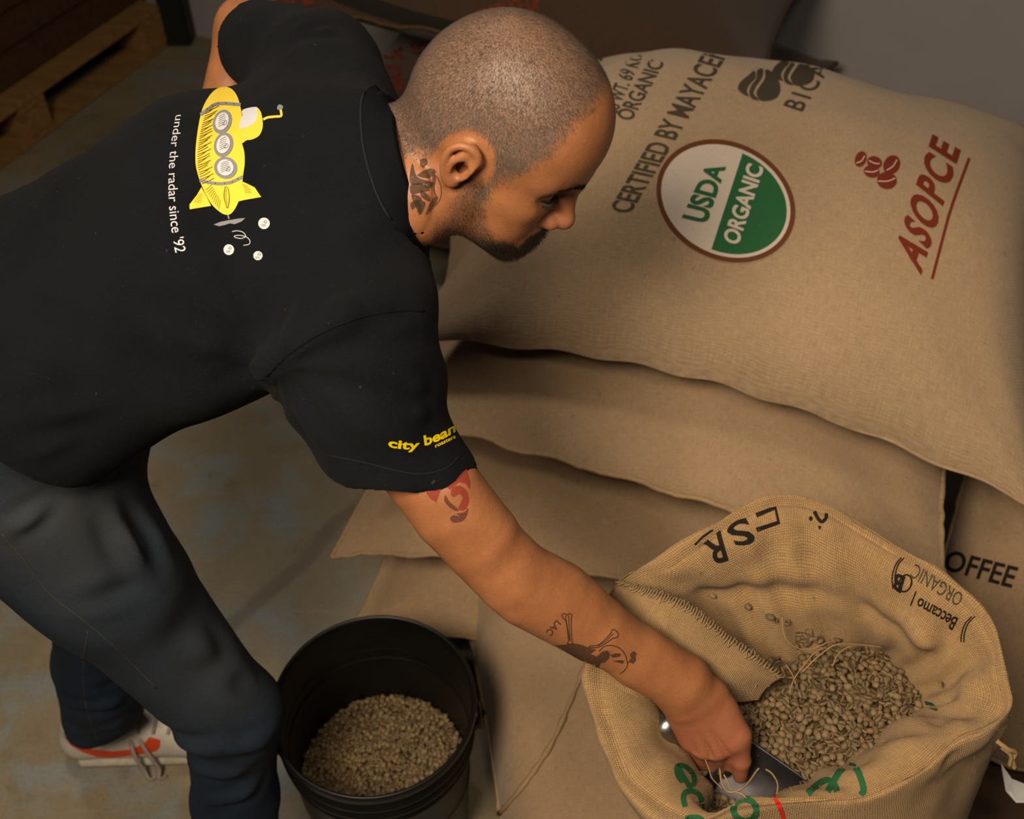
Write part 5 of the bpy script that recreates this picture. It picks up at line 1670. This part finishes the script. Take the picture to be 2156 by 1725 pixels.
# brown cherry mark and name, underlined
for x, y, rx, ry, a in ((1812, 336, 12, 17, .35), (1841, 343, 16, 13, .3), (1835, 362, 17, 13, .2), (1877, 348, 17, 21, .5), (1867, 381, 21, 18, .1)):
    pt('cherry_mark', 'ink_rust', top_sack, TT, poly_geo([ell_pts((x, y), rx, ry, a, 26)]), **D)
for a, b in (((1803, 345), (1820, 330)), ((1829, 340), (1852, 346)), ((1821, 362), (1848, 360)), ((1866, 360), (1888, 338)), ((1848, 383), (1884, 377))):
    pt('cherry_crease', 'ink_white', top_sack, TT, stroke_geo([a, ((a[0] + b[0]) / 2 + 2, (a[1] + b[1]) / 2 + 3), b], 2.0, 10), off=0.0016)
pt('lettering', 'ink_rust', top_sack, TT, text_on('ASOPCE', (1936, 578), (2020, 316), (1884, 520), (1962, 282), bold=0.035, spacing=1.18), **D)
pt('underline', 'ink_rust', top_sack, TT, stroke_geo([(1962, 588), (1985, 500), (2005, 430), (2040, 334)], 6, 30), **D)

# brown sack at the right edge
for o in [q for q in COL.objects if q.get('label', '').startswith('burlap sack lettered COFFEE')]:
    me = o.data
    Tc = bvh(np.array([v.co for v in me.vertices]), [p.vertices for p in me.polygons])
    pt('lettering', 'ink_black', o, Tc, text_on('COFFEE', (1948, 1188), (2130, 1238), (1962, 1146), (2146, 1194), bold=0.02), **D)
for o, q in ((bs[2], ((640, -2, 1100, 66, 690, -40))), ):
    Tb_ = bvh(o[1], o[2])
    for t, a, b, c in (('PRODUCE OF', (1010, 60), (1140, 20), (1002, 20)), ('CAFE', (540, 18), (660, 8), (545, -20))):
        pt('lettering', 'ink_rust', o[0], Tb_, text_on(t, a, b, c, bold=0.02), **D)
Tb_ = bvh(bs[1][1], bs[1][2])
for t, a, b, c in (('50', (850, 128), (846, 96), (808, 126)), ('ISO', (850, 190), (842, 138), (812, 188)), ('69', (905, 120), (900, 90), (866, 118))):
    pt('lettering', 'ink_rust', bs[1][0], Tb_, text_on(t, a, b, c, bold=0.03), **D)

Tb3 = bvh(bs[2][1], bs[2][2])
pt('black_band', 'ink_black', bs[2][0], Tb3, stroke_geo([(640, -40), (760, 5), (900, 48), (1010, 66), (1120, 60)], 34, 30), **D)
# open sack: black lettering on the turned rim, green script in front
dk = M['jute_open']
O = dict(off=0.0008)
# the letters stand upside down on the fold
pt('lettering', 'ink_black', sack, TO, text_on('R', (1516, 1118), (1480, 1146), (1534, 1182), (1496, 1196), bold=0.02), **O)
pt('lettering', 'ink_black', sack, TO, text_on('S', (1570, 1088), (1526, 1112), (1594, 1146), (1548, 1152), bold=0.02), **O)
pt('lettering', 'ink_black', sack, TO, stroke_geo([(1592, 1086), (1632, 1070), (1639, 1100), (1592, 1116)], 9), **O)
pt('rule', 'ink_black', sack, TO, stroke_geo([(1462, 1147), (1480, 1130), (1500, 1116)], 4, 12), **O)
pt('lettering', 'ink_black', sack, TO, stroke_geo([(1714, 1078), (1722, 1092), (1730, 1099), (1738, 1092), (1740, 1080)], 7, 16), **O)
pt('lettering', 'ink_black', sack, TO, poly_geo([ell_pts((1707, 1092), 4, 5, 0, 12)]), **O)
pt('lettering', 'ink_black', sack, TO, poly_geo([[(1722, 1107), (1730, 1108), (1726, 1116)]]), **O)
# framed mark on the right of the rim, upside down
pt('lettering', 'ink_black', sack, TO, text_on('Beccamo |', (2018, 1302), (1925, 1252), (2004, 1328), (1916, 1276), bold=0.014), **O)
pt('lettering', 'ink_grey', sack, TO, text_on('ORGANIC', (2030, 1252), (1928, 1186), (2016, 1280), (1914, 1216), bold=0.0), **O)
pt('monogram', 'ink_black', sack, TO, text_on('B', (1906, 1216), (1886, 1206), (1896, 1250), (1876, 1238), bold=0.03), **O)
pt('monogram', 'ink_black', sack, TO, stroke_geo(ell_pts((1906, 1228), 13, 18, .3, 28), 3.5, None, True), **O)
for sft in (0, 6):
    pt('frame_line', 'ink_black', sack, TO, stroke_geo([(1898 + sft, 1174), (1885 + sft * .9, 1190), (1878 + sft, 1215), (1880 + sft, 1240)], 2.6, 24), **O)
    pt('frame_line', 'ink_black', sack, TO, stroke_geo([(2052 - sft, 1298), (2038 - sft, 1314), (2031 - sft, 1336), (2030 - sft, 1352)], 2.6, 24), **O)
# green script
def letter(name, path, wd, n=40, closed=False, mat='ink_green'): pt(name, mat, sack, TO, stroke_geo(path, wd, n, closed), **O)
letter('green_script', [(1424, 1612), (1446, 1650), (1450, 1656), (1460, 1650), (1459, 1634), (1446, 1618), (1430, 1612), (1424, 1618), (1426, 1634), (1436, 1648)], 10)
letter('green_script', [(1442, 1700), (1438, 1680), (1444, 1668), (1462, 1668), (1474, 1680), (1478, 1704)], 11)
letter('green_script', [(1446, 1730), (1450, 1722), (1470, 1722), (1480, 1730)], 11)
letter('green_script', ell_pts((1568, 1706), 24, 22, 0.2, 30), 13, 60, True)
letter('green_script', [(1700, 1672), (1724, 1652), (1742, 1644), (1756, 1652), (1762, 1668)], 13)
letter('green_script', [(1742, 1668), (1770, 1624), (1790, 1614), (1806, 1624), (1818, 1660), (1812, 1674)], 13)
letter('green_mark', [(1948, 1478), (1960, 1486), (1974, 1496)], [3, 14, 6], None, mat='ink_dgreen')
letter('red_line', [(1628, 1676), (1636, 1690), (1646, 1712), (1652, 1740)], 9, 20, mat='ink_red')
TLs = bvh(LSV, LSF)
pt('blue_stamp', 'ink_blue', low_sack, TLs, poly_geo([ell_pts((1366, 1722), 16, 11, 0, 20)]), **D)

# ------------------------------------------------------------------ prints on the shirt
Sd = dict(off=0.0007, maxlen=7.0)
def sp(name, mat, geo, off=0.0007): return pt(name, mat, shirt, TS, geo, off=off, maxlen=7.0)
Z = lambda L: [(340 + x * 300 / 1203, 150 + y * 430 / 1725) for x, y in L]     # from the enlarged view
hull = catmull(Z([(540, 137), (600, 160), (640, 215), (668, 300), (682, 400), (655, 490), (672, 580), (700, 680), (705, 780), (690, 890), (680, 1000), (650, 1110), (600, 1195), (555, 1215), (500, 1195), (420, 1120), (350, 990), (310, 880), (290, 780), (292, 640), (312, 480), (345, 330), (400, 220), (465, 155)]), 120, True)
sp('submarine_hull', 'pr_yellow', poly_geo([hull]))
sp('submarine_tower', 'pr_yellow', poly_geo([catmull(Z([(655, 490), (700, 480), (760, 462), (800, 420), (812, 340), (800, 305), (830, 330), (850, 380), (858, 470), (830, 545), (770, 580), (720, 588), (680, 612), (660, 560)]), 60, True)]))
sp('submarine_window', 'pr_white', poly_geo([catmull(Z([(690, 330), (800, 307), (812, 350), (806, 410), (770, 455), (700, 482), (658, 488), (668, 420), (686, 380)]), 40, True)]))
sp('fin', 'pr_yellow', poly_geo([Z([(338, 985), (300, 1050), (238, 1130), (240, 1170), (310, 1158), (420, 1140), (380, 1060)])]))
sp('fin', 'pr_yellow', poly_geo([Z([(690, 937), (740, 960), (790, 985), (820, 1030), (845, 1065), (760, 1080), (700, 1090), (655, 1102), (678, 1010)])]))
sp('periscope', 'pr_yellow', stroke_geo(Z([(862, 412), (900, 395), (960, 388), (1012, 382), (1012, 345), (1008, 325)]), 5, 24))
sp('periscope_head', 'pr_grey', poly_geo([catmull(Z([(980, 325), (984, 295), (1005, 286), (1028, 300), (1024, 322), (1000, 332)]), 20, True)]))
for a in ([(332, 375), (400, 325), (450, 290), (520, 280), (600, 285), (674, 290)], [(325, 930), (400, 945), (490, 955), (580, 945), (640, 920), (690, 895)]):
    sp('hull_band', 'pr_grey', stroke_geo(Z(a), 6.5, 30), 0.0012)
    for q in catmull(Z(a), 7)[1:-1]: sp('rivet', 'pr_line', poly_geo([ell_pts(q, 1.1, 1.1, 0, 8)]), 0.0016)
for cx, cy, rx, ry, an in ((517, 435, 78, 104, 0.35), (528, 628, 80, 104, 0.30), (545, 822, 98, 92, 0.2)):
    c = Z([(cx, cy)])[0]; k = 300 / 1203
    sp('porthole_rim', 'pr_grey', poly_geo([ell_pts(c, rx * k, ry * k, an, 40)]), 0.0012)
    sp('porthole_glass', 'pr_white', poly_geo([ell_pts(c, rx * k * .70, ry * k * .74, an, 36)]), 0.0017)
    for j in range(6):
        y0 = -ry * 0.5 + j * ry * 0.16
        w_ = rx * 0.45 * math.sqrt(max(0.1, 1 - (y0 / ry) ** 2))
        sp('porthole_line', 'pr_line', stroke_geo(Z([(cx - w_ + 5, cy + y0 + 16), (cx + 4, cy + y0), (cx + w_ * 0.8, cy + y0 - 8)]), 0.55, 8), 0.0021)
    sp('porthole_line', 'pr_line', stroke_geo(Z([(cx + 5, cy + 30), (cx + 20, cy + 8), (cx + 36, cy - 5), (cx + 42, cy + 15), (cx + 25, cy + 34), (cx + 5, cy + 30)]), 0.6, 16), 0.0021)
for j in range(34):                                     # hatching along the hull
    y = 300 + j * 19
    x0 = np.interp(y, [300, 480, 640, 780, 880, 960], [372, 325, 300, 298, 318, 345])
    ln = 95 + 22 * math.sin(j * 2.3)
    sp('hatching', 'pr_line', stroke_geo(Z([(x0 + 8, y + 30), (x0 + 8 + ln * .5, y + 10), (x0 + 8 + ln, y - 18)]), 1.0, 8), 0.0012)
for j in range(9):
    sp('hatching', 'pr_line', stroke_geo(Z([(372 + j * 14, 1010 + j * 20), (400 + j * 12, 990 + j * 14), (425 + j * 9, 965 + j * 16)]), 0.7, 8), 0.0012)
for j in range(6):
    sp('hatching', 'pr_line', stroke_geo(Z([(690 + j * 4, 962 + j * 14), (730 + j * 8, 968 + j * 12)]), 0.6, 6), 0.0012)
    sp('hatching', 'pr_line', stroke_geo(Z([(318 - j * 9, 1040 + j * 13), (350 - j * 3, 1050 + j * 13)]), 0.6, 6), 0.0012)
sp('hatching', 'pr_line', stroke_geo(Z([(540, 980), (530, 1060), (545, 1130), (560, 1160), (575, 1080), (565, 1000), (545, 978)]), 1.1, 24), 0.0012)
sp('hatching', 'pr_line', stroke_geo(Z([(550, 1000), (546, 1070), (556, 1130)]), 0.7, 12), 0.0012)
sp('propeller', 'pr_grey', poly_geo([Z([(440, 1298), (500, 1275), (565, 1262), (640, 1250), (710, 1242), (680, 1272), (620, 1295), (580, 1288), (540, 1300), (490, 1312)])]))
sp('propeller', 'pr_grey', stroke_geo(Z([(562, 1215), (572, 1250)]), 3, 4))
for cx, cy, r in ((868, 1288, 48), (570, 1510, 45), (817, 1560, 38)):
    c = Z([(cx, cy)])[0]; k = 300 / 1203
    sp('bubble', 'pr_white', poly_geo([ell_pts(c, r * k, r * k, 0, 30)]))
    for dx in (-14, -2, 10): sp('bubble_line', 'pr_line', stroke_geo(Z([(cx + dx - 4, cy + 6), (cx + dx, cy + 26)]), 0.7, 4), 0.0012)
    sp('bubble_line', 'pr_line', stroke_geo(Z([(cx - 2, cy - 8), (cx + 14, cy - 24), (cx + 24, cy - 8), (cx + 8, cy - 2), (cx - 2, cy - 8)]), 0.7, 14), 0.0012)
sp('swirl', 'pr_white', stroke_geo(Z([(598, 1358), (640, 1350), (690, 1362), (714, 1395), (680, 1415), (630, 1408), (618, 1395), (660, 1388), (715, 1400), (748, 1430), (744, 1462), (695, 1474)]), 1.3, 50))
sp('lettering', 'pr_white', text_on("under the radar since '92", (371, 244), (370, 533), (388, 243), (394, 530), bow=-15), 0.0008)
sp('sleeve_lettering', 'pr_logo', text_on('city', (817, 939), (882, 944), (819, 921), (884, 926), bold=0.03, bow=-3), 0.0008)
sp('sleeve_lettering', 'pr_logo', text_on('bean', (893, 938), (958, 909), (890, 917), (956, 888), bold=0.03, bow=-3), 0.0008)
sp('sleeve_lettering', 'pr_logo', text_on('roasters', (916, 943), (958, 923), (914, 935), (956, 915), bold=0.02), 0.0008)

# ------------------------------------------------------------------ tattoos
def tt(mat, geo, off=0.0004): return pt('tattoo', mat, body, TB, geo, off=off, maxlen=6.0)
N_ = lambda L: [(800 + x * 550 / 1581, y * 600 / 1725) for x, y in L]
tt('tattoo_dark', poly_geo([N_([(240, 965), (280, 955), (290, 985), (262, 1022), (245, 1010)])]))
for leaf in ([(195, 990), (225, 1070), (300, 1100), (220, 1120), (180, 1100)], [(185, 1120), (250, 1110), (300, 1150), (245, 1165), (190, 1175)], [(190, 1180), (250, 1200), (240, 1300), (215, 1250)],
             [(225, 1060), (300, 1020), (340, 1040), (290, 1080)], [(250, 1150), (300, 1190), (295, 1220), (250, 1190)], [(280, 1100), (325, 1110), (300, 1140), (270, 1130)], [(185, 1230), (230, 1210), (275, 1230), (245, 1300), (225, 1250), (195, 1270)],
             [(330, 1190), (350, 1200), (320, 1260), (275, 1300), (300, 1230)], [(318, 1060), (340, 1075), (330, 1150), (345, 1190), (325, 1170), (315, 1110)]):
    tt('tattoo_dark', poly_geo([catmull(N_(leaf), 30, True)]))
tt('tattoo_dark', stroke_geo(N_([(320, 1045), (355, 1085), (371, 1140), (365, 1200), (330, 1250)]), 2.2, 20))
# red and plum scrollwork below the sleeve
A_ = lambda L: [(780 + x * 340 / 2156, 880 + y * 240 / 1522) for x, y in L]
tt('tattoo_red', poly_geo([A_([(720, 940), (950, 930), (900, 1060), (880, 1130), (800, 1080), (750, 1010)])]))
tt('tattoo_red', poly_geo([A_([(1240, 700), (1280, 680), (1325, 860), (1325, 960), (1270, 880), (1180, 860), (1060, 960), (1020, 930), (1140, 840)])]))
tt('tattoo_red', poly_geo([catmull(A_([(1180, 905), (1270, 960), (1308, 1060), (1300, 1160), (1240, 1240), (1170, 1210), (1200, 1130), (1225, 1060), (1180, 1020), (1110, 1060), (1070, 1020), (1090, 940)]), 50, True)]))
tt('tattoo_plum', poly_geo([catmull(A_([(1000, 1030), (1040, 1100), (1100, 1160), (1180, 1230), (1130, 1240), (1050, 1190), (985, 1110)]), 30, True)]))
tt('tattoo_plum', poly_geo([catmull(A_([(1300, 1200), (1290, 1290), (1240, 1370), (1150, 1398), (1090, 1390), (1060, 1340), (1090, 1305), (1130, 1300), (1190, 1320), (1150, 1280), (1200, 1270), (1260, 1250)]), 40, True)]))
# bones, skull and letters on the forearm
F_ = lambda L: [(1140 + x * 260 / 2156, 1280 + y * 160 / 1327) for x, y in L]
for b in ([(355, 115), (400, 100), (440, 125), (490, 100), (530, 130), (515, 200), (530, 560), (550, 620), (450, 625), (470, 560), (430, 250), (375, 180)],
          [(1235, 380), (1290, 400), (1335, 450), (1320, 510), (1230, 540), (1120, 620), (980, 690), (840, 690), (850, 665), (980, 650), (1100, 560), (1200, 450)]):
    tt('tattoo', stroke_geo(F_(b), 2.4, 60, True))
for q in ([(420, 140), (440, 300), (490, 560)], [(470, 130), (480, 330), (500, 580)], [(1250, 450), (1120, 580), (980, 670)]):
    tt('tattoo', stroke_geo(F_(q), 2.0, 20))
tt('tattoo_dark', poly_geo([F_([(240, 650), (420, 640), (600, 620), (720, 650), (840, 700), (960, 730), (860, 800), (960, 850), (1060, 760), (1150, 740), (1195, 800), (1180, 880), (1110, 950), (1040, 960), (1000, 1050), (840, 1000), (600, 870)])]))
tt('tattoo', stroke_geo(F_([(1000, 760), (1100, 670), (1250, 660), (1380, 720), (1460, 820), (1490, 920), (1500, 1000), (1450, 1090), (1370, 1150)]), 2.4, 40))
tt('tattoo', poly_geo([F_([(1200, 820), (1300, 790), (1390, 800), (1370, 850), (1240, 870)])]))
tt('tattoo', poly_geo([F_([(1230, 930), (1350, 910), (1440, 920), (1420, 975), (1320, 950)])]))
tt('tattoo_dark', poly_geo([F_([(1610, 750), (1660, 800), (1640, 860), (1650, 920), (1600, 980), (1550, 950), (1500, 960), (1560, 880), (1540, 810)])]))
tt('tattoo', text_on('LAC', F_([(265, 205)])[0], F_([(70, 420)])[0], F_([(345, 290)])[0], F_([(165, 500)])[0], bold=0.02))
# ------------------------------------------------------------------ small things
pg = PZ(2150, 1640, .42)
pv_ = np.array([PZ(*q) for q in ((2108, 1608, .46), (2130, 1640, .45), (2180, 1660, .44), (2180, 1690, .42), (2140, 1690, .42), (2118, 1665, .43))])
pv_ = np.vstack([pv_, pv_ - E3 * 0.0015])
n_ = 6
tg = mesh_obj('paper_tag', pv_, [tuple(range(n_)), tuple(range(2 * n_ - 1, n_ - 1, -1))] + [(i, i + n_, (i + 1) % n_ + n_, (i + 1) % n_) for i in range(n_)], M['paper'], None, smooth=False)
tag(tg, 'white paper tag poking out at the right edge below the open sack', 'tag')
